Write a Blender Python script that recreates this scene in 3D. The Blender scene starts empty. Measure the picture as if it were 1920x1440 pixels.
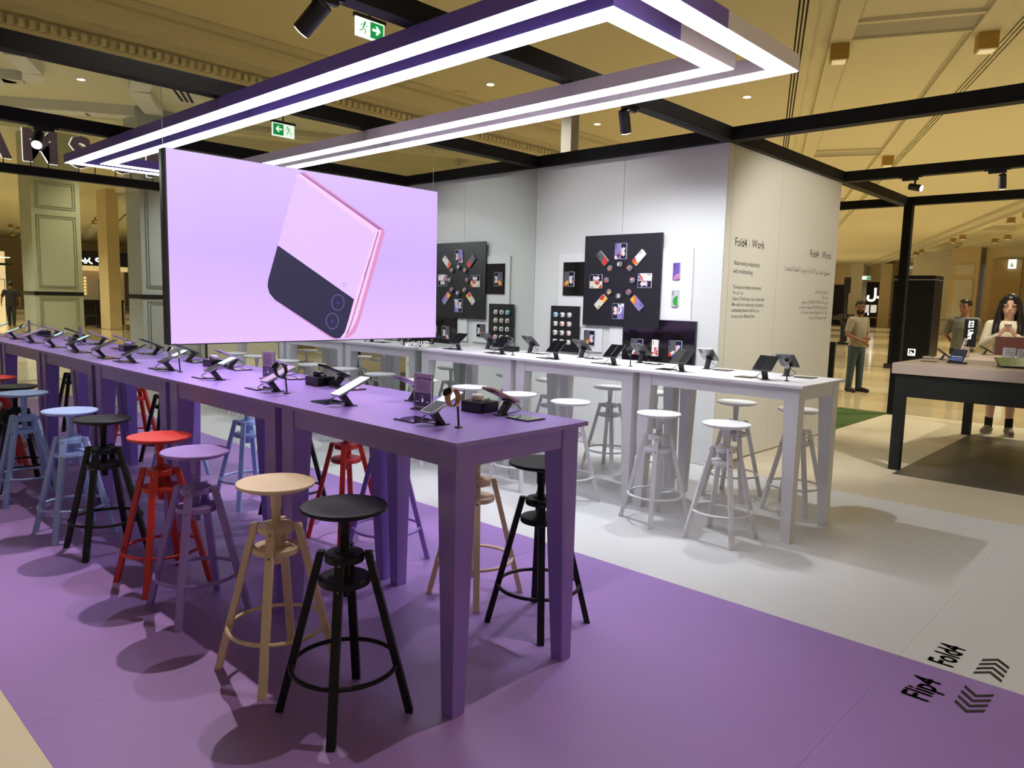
import bpy, bmesh, math, random
from mathutils import Vector, Matrix, Euler
random.seed(7)
PI = math.pi
SC = bpy.context.scene
COL = SC.collection

# ------------------------------------------------------------------ camera, world, exposure
cam_d = bpy.data.cameras.new('camera')
cam_d.sensor_width = 36.0
cam_d.lens = 36.0 * 1380.38 / 1920.0
cam_d.clip_end = 300
cam = bpy.data.objects.new('camera', cam_d)
COL.objects.link(cam)
cam.location = (1.8124, -1.6661, 1.5101)
cam.rotation_euler = (1.4561, -0.0249, 0.7556)
SC.camera = cam

wd = bpy.data.worlds.new('world')
SC.world = wd
wd.use_nodes = True
wd.node_tree.nodes['Background'].inputs[0].default_value = (1.0, 0.93, 0.76, 1)
wd.node_tree.nodes['Background'].inputs[1].default_value = 0.30

SC.view_settings.view_transform = 'Standard'
SC.view_settings.look = 'None'
SC.view_settings.gamma = 1.0
SC.view_settings.use_curve_mapping = False
SC.view_settings.exposure = 0.14
SC.cycles.max_bounces = 8
SC.cycles.diffuse_bounces = 4
SC.cycles.glossy_bounces = 4
SC.cycles.transmission_bounces = 6
SC.cycles.transparent_max_bounces = 8
SC.cycles.sample_clamp_indirect = 4.0
SC.cycles.caustics_reflective = True
SC.cycles.blur_glossy = 0.6
SC.cycles.caustics_refractive = False

LED = 9.0            # radiance of the ceiling light frame
MALL = 0.9           # level of the mall's own downlights
WARM = (1.0, 0.92, 0.69)
COOL = (0.93, 0.96, 1.0)

# ------------------------------------------------------------------ helpers
def lin(h):
    h = h.lstrip('#')
    r = []
    for i in (0, 2, 4):
        c = int(h[i:i + 2], 16) / 255.0
        r.append(c / 12.92 if c <= 0.04045 else ((c + 0.055) / 1.055) ** 2.4)
    return (r[0], r[1], r[2], 1.0)

MATS = {}
def mat(name, color, rough=0.5, metal=0.0, spec=0.5, emit=0.0, ecol=None, noise=0.0, nscale=20.0, bump=0.0, alpha=1.0, trans=0.0, coat=0.0):
    if name in MATS:
        return MATS[name]
    m = bpy.data.materials.new(name)
    m.use_nodes = True
    nt = m.node_tree
    b = nt.nodes['Principled BSDF']
    c = lin(color) if isinstance(color, str) else color
    b.inputs['Base Color'].default_value = c
    b.inputs['Roughness'].default_value = rough
    b.inputs['Metallic'].default_value = metal
    b.inputs['Specular IOR Level'].default_value = spec
    b.inputs['Transmission Weight'].default_value = trans
    b.inputs['Coat Weight'].default_value = coat
    if emit:
        e = ecol if ecol else c
        if isinstance(e, str):
            e = lin(e)
        b.inputs['Emission Color'].default_value = e
        b.inputs['Emission Strength'].default_value = emit
    if noise or bump:
        tc = nt.nodes.new('ShaderNodeTexCoord')
        nz = nt.nodes.new('ShaderNodeTexNoise')
        nz.inputs['Scale'].default_value = nscale
        nz.inputs['Detail'].default_value = 4
        nt.links.new(tc.outputs['Object'], nz.inputs['Vector'])
        if noise:
            mx = nt.nodes.new('ShaderNodeMix')
            mx.data_type = 'RGBA'
            mx.blend_type = 'MULTIPLY'
            mx.inputs[0].default_value = 1.0
            rp = nt.nodes.new('ShaderNodeMapRange')
            rp.inputs[3].default_value = 1 - noise
            rp.inputs[4].default_value = 1 + noise * 0.4
            nt.links.new(nz.outputs[0], rp.inputs[0])
            mx.inputs[6].default_value = c
            nt.links.new(rp.outputs[0], mx.inputs[7])
            nt.links.new(mx.outputs[2], b.inputs['Base Color'])
        if bump:
            bp = nt.nodes.new('ShaderNodeBump')
            bp.inputs['Strength'].default_value = bump
            bp.inputs['Distance'].default_value = 0.002
            nt.links.new(nz.outputs[0], bp.inputs['Height'])
            nt.links.new(bp.outputs[0], b.inputs['Normal'])
    MATS[name] = m
    return m

class G:
    """collects shapes, links them as one mesh object"""
    def __init__(s):
        s.v, s.f, s.mi = [], [], []
        s.cur = 0
    def add(s, vs, fs):
        n = len(s.v)
        s.v += [tuple(p) for p in vs]
        s.f += [tuple(i + n for i in f) for f in fs]
        s.mi += [s.cur] * len(fs)
        return s
    def box(s, a, b):
        x0, y0, z0 = [min(a[i], b[i]) for i in range(3)]
        x1, y1, z1 = [max(a[i], b[i]) for i in range(3)]
        return s.hexa([(x0, y0, z0), (x1, y0, z0), (x1, y1, z0), (x0, y1, z0)], [(x0, y0, z1), (x1, y0, z1), (x1, y1, z1), (x0, y1, z1)])
    def hexa(s, lo, hi):
        return s.add(list(lo) + list(hi), [(3, 2, 1, 0), (4, 5, 6, 7), (0, 1, 5, 4), (1, 2, 6, 5), (2, 3, 7, 6), (3, 0, 4, 7)])
    def obox(s, c, ax, ay, az):
        c, ax, ay, az = Vector(c), Vector(ax), Vector(ay), Vector(az)
        lo = [c - ax - ay - az, c + ax - ay - az, c + ax + ay - az, c - ax + ay - az]
        return s.hexa(lo, [p + 2 * az for p in lo])
    def prism(s, poly, ext):
        n = len(poly)
        e = Vector(ext)
        a = [Vector(p) for p in poly]
        vs = a + [p + e for p in a]
        fs = [tuple(range(n - 1, -1, -1)), tuple(range(n, 2 * n))]
        fs += [(i, (i + 1) % n, n + (i + 1) % n, n + i) for i in range(n)]
        return s.add(vs, fs)
    def poly(s, pts):
        return s.add(pts, [tuple(range(len(pts)))])
    def tube(s, pts, rad, n=12, closed=False, caps=True):
        pts = [Vector(p) for p in pts]
        m = len(pts)
        rads = rad if isinstance(rad, (list, tuple)) else [rad] * m
        vs, fs = [], []
        prev = None
        for i, p in enumerate(pts):
            if closed:
                t = pts[(i + 1) % m] - pts[i - 1]
            else:
                t = pts[min(i + 1, m - 1)] - pts[max(i - 1, 0)]
            t.normalize()
            if prev is None:
                u = t.orthogonal().normalized()
            else:
                u = (prev - t * prev.dot(t)).normalized()
            prev = u
            w = t.cross(u)
            for k in range(n):
                a = 2 * PI * k / n
                vs.append(p + (u * math.cos(a) + w * math.sin(a)) * rads[i])
        for i in range(m if closed else m - 1):
            j = (i + 1) % m
            for k in range(n):
                l = (k + 1) % n
                fs.append((i * n + k, i * n + l, j * n + l, j * n + k))
        if caps and not closed:
            fs.append(tuple(range(n - 1, -1, -1)))
            fs.append(tuple((m - 1) * n + k for k in range(n)))
        return s.add(vs, fs)
    def ring(s, c, R, r, n=40, k=10, axis='z'):
        pts = []
        for i in range(n):
            a = 2 * PI * i / n
            x, y = R * math.cos(a), R * math.sin(a)
            pts.append({'z': (c[0] + x, c[1] + y, c[2]), 'x': (c[0], c[1] + x, c[2] + y), 'y': (c[0] + x, c[1], c[2] + y)}[axis])
        return s.tube(pts, r, k, closed=True)
    def lathe(s, prof, c=(0, 0, 0), n=32):
        vs, fs = [], []
        m = len(prof)
        for r, z in prof:
            for k in range(n):
                a = 2 * PI * k / n
                vs.append((c[0] + r * math.cos(a), c[1] + r * math.sin(a), c[2] + z))
        for i in range(m - 1):
            for k in range(n):
                l = (k + 1) % n
                fs.append((i * n + k, i * n + l, (i + 1) * n + l, (i + 1) * n + k))
        fs.append(tuple(range(n - 1, -1, -1)))
        fs.append(tuple((m - 1) * n + k for k in range(n)))
        return s.add(vs, fs)
    def ell(s, c, r, n=16, m=10, M=None):
        vs, fs = [], []
        c = Vector(c)
        for i in range(m + 1):
            th = PI * i / m
            for k in range(n):
                a = 2 * PI * k / n
                p = Vector((r[0] * math.sin(th) * math.cos(a), r[1] * math.sin(th) * math.sin(a), r[2] * math.cos(th)))
                if M:
                    p = M @ p
                vs.append(c + p)
        for i in range(m):
            for k in range(n):
                l = (k + 1) % n
                fs.append((i * n + k, (i + 1) * n + k, (i + 1) * n + l, i * n + l))
        return s.add(vs, fs)
    def rbox(s, w, h, t, r, M=None, n=5, z0=0.0):
        """rounded slab: w along x, h along y, thickness t along z"""
        pts = rounded(w, h, r, n)
        a = [Vector((x, y, z0)) for x, y in pts]
        if M:
            a = [M @ p for p in a]
            e = M.to_3x3() @ Vector((0, 0, t))
        else:
            e = Vector((0, 0, t))
        return s.prism(a, e)
    def xf(s, M):
        s.v = [tuple(M @ Vector(p)) for p in s.v]
        return s
    def mesh(s, name):
        me = bpy.data.meshes.new(name)
        me.from_pydata(s.v, [], s.f)
        bm = bmesh.new()
        bm.from_mesh(me)
        bmesh.ops.recalc_face_normals(bm, faces=bm.faces[:])
        bm.to_mesh(me)
        bm.free()
        if any(s.mi):
            me.polygons.foreach_set('material_index', s.mi)
        return me
    def make(s, name, m, parent=None, smooth=False, bev=0.0, loc=None, **kw):
        me = s.mesh(name)
        for mm in (m if isinstance(m, (list, tuple)) else [m]):
            me.materials.append(mm)
        if smooth:
            me.polygons.foreach_set('use_smooth', [True] * len(me.polygons))
        o = bpy.data.objects.new(name, me)
        COL.objects.link(o)
        if parent is not None:
            o.parent = parent
        if loc is not None:
            o.location = loc
        if bev:
            b = o.modifiers.new('bevel', 'BEVEL')
            b.width = bev
            b.segments = 2
            b.limit_method = 'ANGLE'
        for k, v in kw.items():
            o[k] = v
        return o

def rounded(w, h, r, n=5):
    pts = []
    for cx, cy, a0 in ((w / 2 - r, h / 2 - r, 0), (-w / 2 + r, h / 2 - r, PI / 2), (-w / 2 + r, -h / 2 + r, PI), (w / 2 - r, -h / 2 + r, 1.5 * PI)):
        for i in range(n + 1):
            a = a0 + PI / 2 * i / n
            pts.append((cx + r * math.cos(a), cy + r * math.sin(a)))
    return pts

def auto_smooth(o, ang=35):
    me = o.data
    me.polygons.foreach_set('use_smooth', [True] * len(me.polygons))
    me.set_sharp_from_angle(angle=math.radians(ang))
    return o

def thing(name, label, cat, loc=(0, 0, 0), rz=0.0, group=None):
    o = bpy.data.objects.new(name, None)
    COL.objects.link(o)
    o.empty_display_size = 0.1
    o.location = loc
    o.rotation_euler = (0, 0, rz)
    return tag(o, label, cat, group)

def tag(o, label, cat, group=None):
    o['label'] = label
    if len(label.split()) > 14 or len(label.split()) < 4:
        print('LABEL', len(label.split()), label)
    o['category'] = cat
    if group:
        o['group'] = group
    return o

def struct(o):
    o['kind'] = 'structure'
    return o

def sroot(name, loc=(0, 0, 0), rz=0.0):
    o = bpy.data.objects.new(name, None)
    COL.objects.link(o)
    o.location = loc
    o.rotation_euler = (0, 0, rz)
    o['kind'] = 'structure'
    return o

def dup(root, loc, rz, label, group=None):
    def cp(o, par):
        c = o.copy()
        COL.objects.link(c)
        c.parent = par
        for ch in o.children:
            cp(ch, c)
        return c
    r = cp(root, None)
    r.location = loc
    r.rotation_euler = (0, 0, rz)
    r['label'] = label
    if group:
        r['group'] = group
    return r

def text_mesh(body, size, m, name='lettering', parent=None, M=None, align='LEFT', weight=0.0, depth=0.0, sx=1.0):
    c = bpy.data.curves.new(name, 'FONT')
    c.body = body
    c.size = size
    c.align_x = align
    c.resolution_u = 2
    bold = weight if '4' in body else 0.0      # glyph 4 keeps its counter only without offset: thicken it by shifted copies
    c.offset = 0.0 if bold else weight
    c.extrude = depth
    t = bpy.data.objects.new('tmp_text', c)
    COL.objects.link(t)
    dg = bpy.context.evaluated_depsgraph_get()
    me = bpy.data.meshes.new_from_object(t.evaluated_get(dg))
    bpy.data.objects.remove(t)
    bpy.data.curves.remove(c)
    if bold:
        bm = bmesh.new()
        for dx, dy in ((-1, 0), (1, 0), (0, 1), (0, -1)):
            m2 = me.copy()
            m2.transform(Matrix.Translation((dx * bold, dy * bold, 0)))
            bm.from_mesh(m2)
            bpy.data.meshes.remove(m2)
        bm.to_mesh(me)
        bm.free()
    if sx != 1.0:
        me.transform(Matrix.Diagonal((sx, 1, 1, 1)))
    if M is not None:
        me.transform(M)
    me.materials.clear()
    me.materials.append(m)
    me.name = name
    o = bpy.data.objects.new(name, me)
    COL.objects.link(o)
    if parent is not None:
        o.parent = parent
    return o

AR = {}
for ch, c, n in (('ا', 0xFE8D, 2), ('ب', 0xFE8F, 4), ('ة', 0xFE93, 2), ('ت', 0xFE95, 4), ('ث', 0xFE99, 4), ('ج', 0xFE9D, 4), ('ح', 0xFEA1, 4), ('خ', 0xFEA5, 4), ('د', 0xFEA9, 2), ('ذ', 0xFEAB, 2), ('ر', 0xFEAD, 2), ('ز', 0xFEAF, 2), ('س', 0xFEB1, 4), ('ش', 0xFEB5, 4), ('ص', 0xFEB9, 4), ('ض', 0xFEBD, 4), ('ط', 0xFEC1, 4), ('ع', 0xFEC9, 4), ('غ', 0xFECD, 4), ('ف', 0xFED1, 4), ('ق', 0xFED5, 4), ('ك', 0xFED9, 4), ('ل', 0xFEDD, 4), ('م', 0xFEE1, 4), ('ن', 0xFEE5, 4), ('ه', 0xFEE9, 4), ('و', 0xFEED, 2), ('ى', 0xFEEF, 2), ('ي', 0xFEF1, 4), ('أ', 0xFE83, 2), ('إ', 0xFE87, 2), ('ئ', 0xFE89, 4), ('\u0001', 0xFEFB, 2), ('\u0002', 0xFEF9, 2), ('\u0003', 0xFEF7, 2)):
    AR[ch] = (c, n)
def arabic(s):
    s = s.replace('لا', '\u0001').replace('لإ', '\u0002').replace('لأ', '\u0003')
    out = []
    for i, ch in enumerate(s):
        if ch not in AR:
            out.append(ch)
            continue
        c, n = AR[ch]
        p = i > 0 and s[i - 1] in AR and AR[s[i - 1]][1] == 4
        q = n == 4 and i + 1 < len(s) and s[i + 1] in AR
        k = (3 if p and q else 2 if q else 1 if p else 0)
        out.append(chr(c + k))
    # right-to-left: reverse, keep latin words in order
    res, buf = [], []
    for ch in out:
        if ord(ch) < 128 and ch.isalnum():
            buf.append(ch)
        else:
            if buf:
                res.append(''.join(buf))
                buf = []
            res.append(ch)
    if buf:
        res.append(''.join(buf))
    # runs of latin words separated by spaces stay left-to-right
    toks, i = [], 0
    while i < len(res):
        if len(res[i]) >= 1 and ord(res[i][0]) < 128 and res[i][0].isalnum():
            j = i
            run = [res[i]]
            while j + 2 < len(res) and res[j + 1] == ' ' and ord(res[j + 2][0]) < 128 and res[j + 2][0].isalnum():
                run += [' ', res[j + 2]]
                j += 2
            toks.append(''.join(run))
            i = j + 1
        else:
            toks.append(res[i])
            i += 1
    return ''.join(reversed(toks))

def spot_light(loc, target, power, angle=60, blend=0.6, color=COOL, radius=0.03, parent=None):
    l = bpy.data.lights.new('lamp_light', 'SPOT')
    l.energy = power
    l.color = color
    l.spot_size = math.radians(angle)
    l.spot_blend = blend
    l.shadow_soft_size = radius
    o = bpy.data.objects.new('lamp_light', l)
    COL.objects.link(o)
    d = Vector(target) - Vector(loc)
    q = d.to_track_quat('-Z', 'Y')
    o.location = loc
    o.rotation_euler = q.to_euler()
    return o

# ------------------------------------------------------------------ materials
M_purple = mat('purple_paint', '#987ad0', 0.27, noise=0.03, nscale=6)
M_pfloor = mat('purple_vinyl', '#9775ba', 0.42, noise=0.05, nscale=3)
M_white = mat('white_paint', '#e6e6e8', 0.38)
M_wfloor = mat('white_vinyl', '#d4d5d6', 0.36, noise=0.04, nscale=3)
M_bfloor = mat('beige_vinyl', '#cfc4ac', 0.45, noise=0.05, nscale=3)
M_gfloor = mat('grey_vinyl', '#56544f', 0.4, noise=0.06, nscale=4)
M_turf = mat('green_turf', '#3f5c18', 0.9, noise=0.5, nscale=160, bump=0.9)
M_wall = mat('white_wall_panel', '#d6d7d6', 0.45)
M_cream = mat('cream_wall_panel', '#dedacc', 0.5)
M_joint = mat('dark_joint', '#4a4a48', 0.8)
M_black = mat('black_metal', '#17171a', 0.42)
M_beam = mat('black_beam', '#0c0c0d', 0.6, spec=0.25)
M_dark = mat('dark_table_paint', '#121512', 0.55, spec=0.3)
M_ceil = mat('ceiling_paint', '#d8d2b4', 0.8, noise=0.03, nscale=2)
M_ceil2 = mat('ceiling_mould', '#cac3aa', 0.8)
M_slot = mat('slot_black', '#0d0b10', 0.7)
M_gold = mat('brass_box', '#b08f48', 0.4, metal=0.45)
M_glossblack = mat('gloss_black', '#0a0a0d', 0.06, spec=0.7)
M_device = mat('device_black', '#101014', 0.25)
M_glass = mat('dark_screen', '#0b0a0e', 0.32, spec=0.10)
M_plate = mat('plate_glass', '#1a191f', 0.05, spec=1.0, coat=1.0)
M_silver = mat('silver', '#a9a9ad', 0.28, metal=0.9)
M_steel = mat('steel_bolt', '#6a6a6c', 0.35, metal=0.9)
M_led = mat('led_diffuser', '#ffffff', 0.5, emit=LED, ecol=(0.87, 0.90, 1.0, 1))
M_lens = mat('spot_lens', '#ffffff', 0.3, emit=14, ecol=(1, 0.97, 0.92, 1))
M_warmlens = mat('downlight_lens', '#ffffff', 0.3, emit=9, ecol=(1, 0.8, 0.45, 1))
M_text = mat('black_print', '#1c1b1c', 0.6)
M_grey_text = mat('grey_print', '#8a8a88', 0.6)
M_acryl = mat('clear_acrylic', '#f4f4f6', 0.08, trans=0.85)

# ------------------------------------------------------------------ mall floor
XM = -3.70           # mirror plane
YW = 4.544           # back wall face
XW = -1.43           # side wall face
M_marble = [mat('marble_%s' % n, c, 0.09, spec=0.6, noise=0.12, nscale=1.3) for n, c in (('light', '#d8c7a2'), ('mid', '#cdba92'), ('pale', '#e0d2b2'))]
fl = struct(G().box((-60, -40, -0.06), (80, 90, -0.012)).make('floor', M_marble[1]))
tile = [G().box((0.0015, 0.0015, -0.012), (1.1985, 1.1985, 0.0)).mesh('floor_tile') for _ in range(3)]
for t, m in zip(tile, M_marble):
    t.materials.append(m)
Ts = []
for i in range(-6, 5):
    for j in range(0, 15):
        Ts.append((i * 1.2 + 0.3, 9.9 + j * 1.2))
for i in range(2, 10):
    for j in range(0, 8):
        Ts.append((2.3 + i * 1.2, -1.5 + j * 1.2))
for k, (x, y) in enumerate(Ts):
    o = bpy.data.objects.new('floor_tile', tile[(k * 7 + k // 5) % 3])
    COL.objects.link(o)
    o.parent = fl
    o.location = (x, y, 0)

# stand floor: vinyl sheets, 2 m wide with fine butt joints
def vinyl(y0, y1, m, x0=XM, x1=2.4, edges=None, step=2.0, top=0.0, name='floor'):
    r = sroot(name)
    xs = [x0] + [x for x in (-3.03, -1.03, 0.97) if x0 < x < x1] + [x1]
    for a, b in zip(xs[:-1], xs[1:]):
        G().box((a + 0.0004, y0 + 0.0004, -0.012), (b - 0.0004, y1 - 0.0004, top)).make('vinyl_sheet', m, r)
    return r
# the sheets sit over the marble (its tiles are left out below them)
vinyl(-1.052, 1.761, M_pfloor)
vinyl(1.761, 4.54, M_wfloor)
vinyl(-4.6, -1.052, M_bfloor)
vinyl(4.54, 5.16, M_bfloor, x0=XW)
r = sroot('floor')
G().box((XW, 5.162, -0.012), (-0.175, 9.88, 0.0)).make('vinyl_sheet', M_bfloor, r)
G().box((-0.172, 5.60, -0.012), (2.4, 8.72, 0.0)).make('vinyl_sheet', M_gfloor, r)
G().box((-0.172, 5.162, -0.012), (2.4, 5.597, 0.0)).make('vinyl_sheet', M_bfloor, r)
G().box((-0.172, 8.723, -0.012), (2.4, 9.88, 0.0)).make('vinyl_sheet', M_bfloor, r)
G().box((-3.0, 7.3, -0.012), (XW - 0.002, 9.80, 0.006)).make('floor', M_turf, kind='structure')

# writing on the floor
RZ90 = Matrix.Rotation(PI / 2, 4, 'Z')
def floor_text(body, x, y, size, sx):
    o = text_mesh(body, size, M_text, 'floor_lettering', M=Matrix.Translation((x, y, 0.0012)) @ RZ90, weight=0.004, sx=sx)
    return o
a = floor_text('Flip4', 1.165, 1.415, 0.137, 0.82)
tag(a, 'black floor lettering Flip4 on the purple vinyl beside the arrows', 'lettering')
a = floor_text('Fold4', 1.165, 1.80, 0.137, 0.80)
tag(a, 'black floor lettering Fold4 on the white vinyl beside the arrows', 'lettering')
def chevrons(y0, d, label):
    r = thing('floor_arrow', label, 'arrow', (1.29, y0, 0.0006))
    for k in range(4):
        yy = d * k * 0.052
        w = 0.024 * d
        G().prism([(-0.05, yy - 0.0, 0), (0.0, yy + d * 0.055, 0), (0.05, yy, 0), (0.05, yy + w, 0), (0.0, yy + d * 0.055 + w, 0), (-0.05, yy + w, 0)], (0, 0, 0.0012)).make('chevron', M_text, r)
chevrons(1.812, 1, 'row of four black arrows on the white floor pointing towards the white tables')
chevrons(1.68, -1, 'row of four black arrows on the purple floor pointing towards the purple tables')

# ------------------------------------------------------------------ mall ceiling
ZC = 5.2
ANG = math.radians(24.4)
MD = Vector((-math.sin(ANG), math.cos(ANG), 0))
PD = Vector((math.cos(ANG), math.sin(ANG), 0))
def st(s, t, z):
    p = MD * s + PD * t
    return Vector((p.x, p.y, z))
def mbox(g, s0, s1, t0, t1, z0, z1):
    g.hexa([st(s0, t0, z0), st(s0, t1, z0), st(s1, t1, z0), st(s1, t0, z0)], [st(s0, t0, z1), st(s0, t1, z1), st(s1, t1, z1), st(s1, t0, z1)])
    return g
S0, S1 = -25, 70
ce = sroot('ceiling')
def cpanel(s0, s1, t0, t1, z0=ZC, m=None, name='ceiling_panel', h=0.06):
    g = G()
    mbox(g, s0, s1, t0, t1, z0, z0 + h)
    return g.make(name, m or M_ceil, ce)
cpanel(S0, S1, -8, 1.08)
# slot diffusers: cream frame with three black grooves
def slot(t0, t1):
    cpanel(S0, S1, t0, t1, ZC + 0.04, M_slot, 'slot_back')
    w = (t1 - t0) / 7
    for k in range(4):
        cpanel(S0, S1, t0 + 2 * k * w, t0 + (2 * k + 1) * w, ZC - 0.005, M_ceil, 'slot_blade', 0.04)
slot(1.10, 1.27)
slot(3.77, 3.97)
cpanel(S0, S1, 1.08, 1.10)
cpanel(S0, S1, 1.27, 1.36, ZC)
cpanel(S0, S1, 1.36, 1.60, ZC + 0.18, M_ceil2)
G().hexa([st(S0, 1.36, ZC), st(S0, 1.38, ZC), st(S1, 1.38, ZC), st(S1, 1.36, ZC)], [st(S0, 1.36, ZC + .2), st(S0, 1.38, ZC + .2), st(S1, 1.38, ZC + .2), st(S1, 1.36, ZC + .2)]).make('ceiling_mould', M_ceil2, ce)
cpanel(S0, S1, 1.60, 1.88, ZC, M_ceil, 'ceiling_rib', 0.24)
cpanel(S0, S1, 3.36, 3.77, ZC, M_ceil, 'ceiling_rib', 0.24)
cpanel(S0, S1, 1.88, 3.36, ZC + 0.20)
for k in range(-2, 8):
    s = 8.75 + 8.65 * k
    cpanel(s, s + 0.08, 1.88, 3.36, ZC + 0.02, M_ceil, 'ceiling_rib', 0.2)
    cpanel(s + 0.08, s + 0.67, 1.88, 3.36, ZC + 0.05, mat('ceiling_cool_reflection', '#aaa698', 0.8), 'ceiling_rib', 0.15)  # cool reflection put into the rib as a greyer colour
    cpanel(s + 0.67, s + 0.75, 1.88, 3.36, ZC + 0.02, M_ceil, 'ceiling_rib', 0.2)
cpanel(S0, S1, 1.88, 1.93, ZC + 0.06, M_ceil2, 'ceiling_mould', 0.15)
cpanel(S0, S1, 3.31, 3.36, ZC + 0.06, M_ceil2, 'ceiling_mould', 0.15)
cpanel(S0, S1, 3.97, 8.75)
cpanel(S0, S1, 8.75, 9.15, ZC - 0.12, M_ceil2, 'ceiling_mould', 0.2)
cpanel(S0, S1, 9.15, 9.70, ZC + 0.22, M_ceil2)
cpanel(S0, S1, 9.70, 10.05, ZC - 0.02, M_ceil, 'ceiling_rib', 0.3)
cpanel(S0, S1, 10.05, 11.6, ZC + 0.25)
cpanel(S0, S1, 11.6, 12.0, ZC - 0.02, M_ceil, 'ceiling_rib', 0.3)
for k in range(0, 7):
    cpanel(9.0 + 9.6 * k, 11.6 + 9.6 * k, 10.05, 11.6, ZC + 0.06, M_ceil2, 'ceiling_rib', 0.2)
cpanel(S0, S1, 12.0, 90)

# dentil cornice and bulkhead along the far side (left of the view, above the mirror)
co = sroot('trim_1', (0, 0, 0))
XC = -9.4
prof = [(-8.55, ZC - 0.03), (-8.8, ZC - 0.03), (-8.8, ZC - 0.08), (-9.02, ZC - 0.09), (-9.10, ZC - 0.16), (-9.22, ZC - 0.22), (-9.24, ZC - 0.30), (-9.36, ZC - 0.32), (-9.36, ZC - 0.47), (-9.43, ZC - 0.50), (-9.43, ZC - 0.62), (-9.55, ZC - 0.62), (-9.55, 3.2), (-9.75, 3.2), (-9.75, ZC + 0.05), (-8.55, ZC + 0.05)]
Y0c, Y1c = -6.0, 24.0
G().prism([(x, Y0c, z) for x, z in prof], (0, Y1c - Y0c, 0)).make('cornice', M_ceil2, co)
dm = G().box((0, -0.032, 0), (0.075, 0.032, 0.085)).mesh('dentil')
dm.materials.append(M_ceil)
for k in range(0, 185):
    o = bpy.data.objects.new('dentil', dm)
    COL.objects.link(o)
    o.parent = co
    o.location = (-9.36, -0.8 + 0.118 * k, ZC - 0.45)
G().box((-8.75, -8, ZC + 0.07), (1.0, 26, ZC + 0.12)).make('ceiling_panel', M_ceil, ce)
cpanel(-30, 45, -25, -8, ZC + 0.3)
# access panel low on the bulkhead
G().box((-9.56, 3.55, 4.0), (-9.52, 8.2, 4.60)).make('trim_2', M_ceil, kind='structure')

# brass box lights under the ribs
gb = thing('ceiling_box_light', 'brass box light under the coffer rib nearest the light frame', 'ceiling light', st(9.55, 1.74, ZC), ANG)
G().box((-0.12, -0.12, -0.22), (0.12, 0.12, 0.0)).make('housing', M_gold, gb, bev=0.004)
G().box((-0.09, -0.09, -0.235), (0.09, 0.09, -0.215)).make('lens', mat('box_lens', '#e8dcb8', 0.2, emit=0.3, ecol=(1, .85, .55, 1)), gb)
for s, t, lab in ((9.55, 3.56, 'brass box light on the rib beside the slanting ceiling slot, upper right'), (18.2, 3.58, 'small brass box light on the rib just above the black corner beam'), (27.0, 3.58, None), (18.2, 1.74, None)):
    if lab is None:
        lab = 'brass box light far along the ribbed ceiling band, %s slot' % ('beside the right' if t > 2 else 'beside the left')
    dup(gb, st(s, t, ZC), ANG, lab)
n = 0
for t in (9.88, 11.8):
    for s in ((22.0, 30.0, 31.9, 39.4, 41.4, 49.5, 51.5) if t < 11 else (29.8, 31.8, 39.5, 41.6, 52.0, 54.0, 64.0)):
        n += 1
        dup(gb, st(s, t, ZC - 0.02), ANG, 'small brass box light hanging under the far ceiling ribs', 'brass box lights along the far ceiling ribs')
# ceiling downlights, vents and detectors
def downlight(x, y, lab, on=True):
    r = thing('ceiling_downlight', lab, 'ceiling light', (x, y, ZC))
    G().lathe([(0.088, -0.012), (0.095, -0.008), (0.095, 0.0)], n=24).make('trim_ring', M_white, r)
    G().lathe([(0.060, -0.016), (0.060, -0.0125)], n=24).make('lens', M_warmlens if on else M_ceil2, r)
    return r
for (s, t), lab in (((10.12, -3.77), 'round glowing ceiling downlight between the two bars of the light frame'), ((13.34, -2.59), 'round glowing ceiling downlight seen below the light frame near the pale hanger'), ((11.94, 0.43), 'round glowing ceiling downlight left of the first ceiling slot')):
    p = st(s, t, ZC)
    downlight(p.x, p.y, lab)
for (s, t), lab in (((10.49, -4.51), 'flat round unlit ceiling vent left of the glowing downlight inside the light frame'), ((12.9, 2.56), 'round ceiling vent in the coffer under the black corner beam')):
    p = st(s, t, ZC + (0.2 if t > 2 else 0))
    r = thing('ceiling_vent', lab, 'vent', p)
    G().lathe([(0.13, -0.015), (0.14, -0.01), (0.14, 0.0)], n=24).make('plate', M_ceil2, r)
    G().lathe([(0.10, -0.022), (0.10, -0.014)], n=24).make('core', M_ceil, r)

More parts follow.
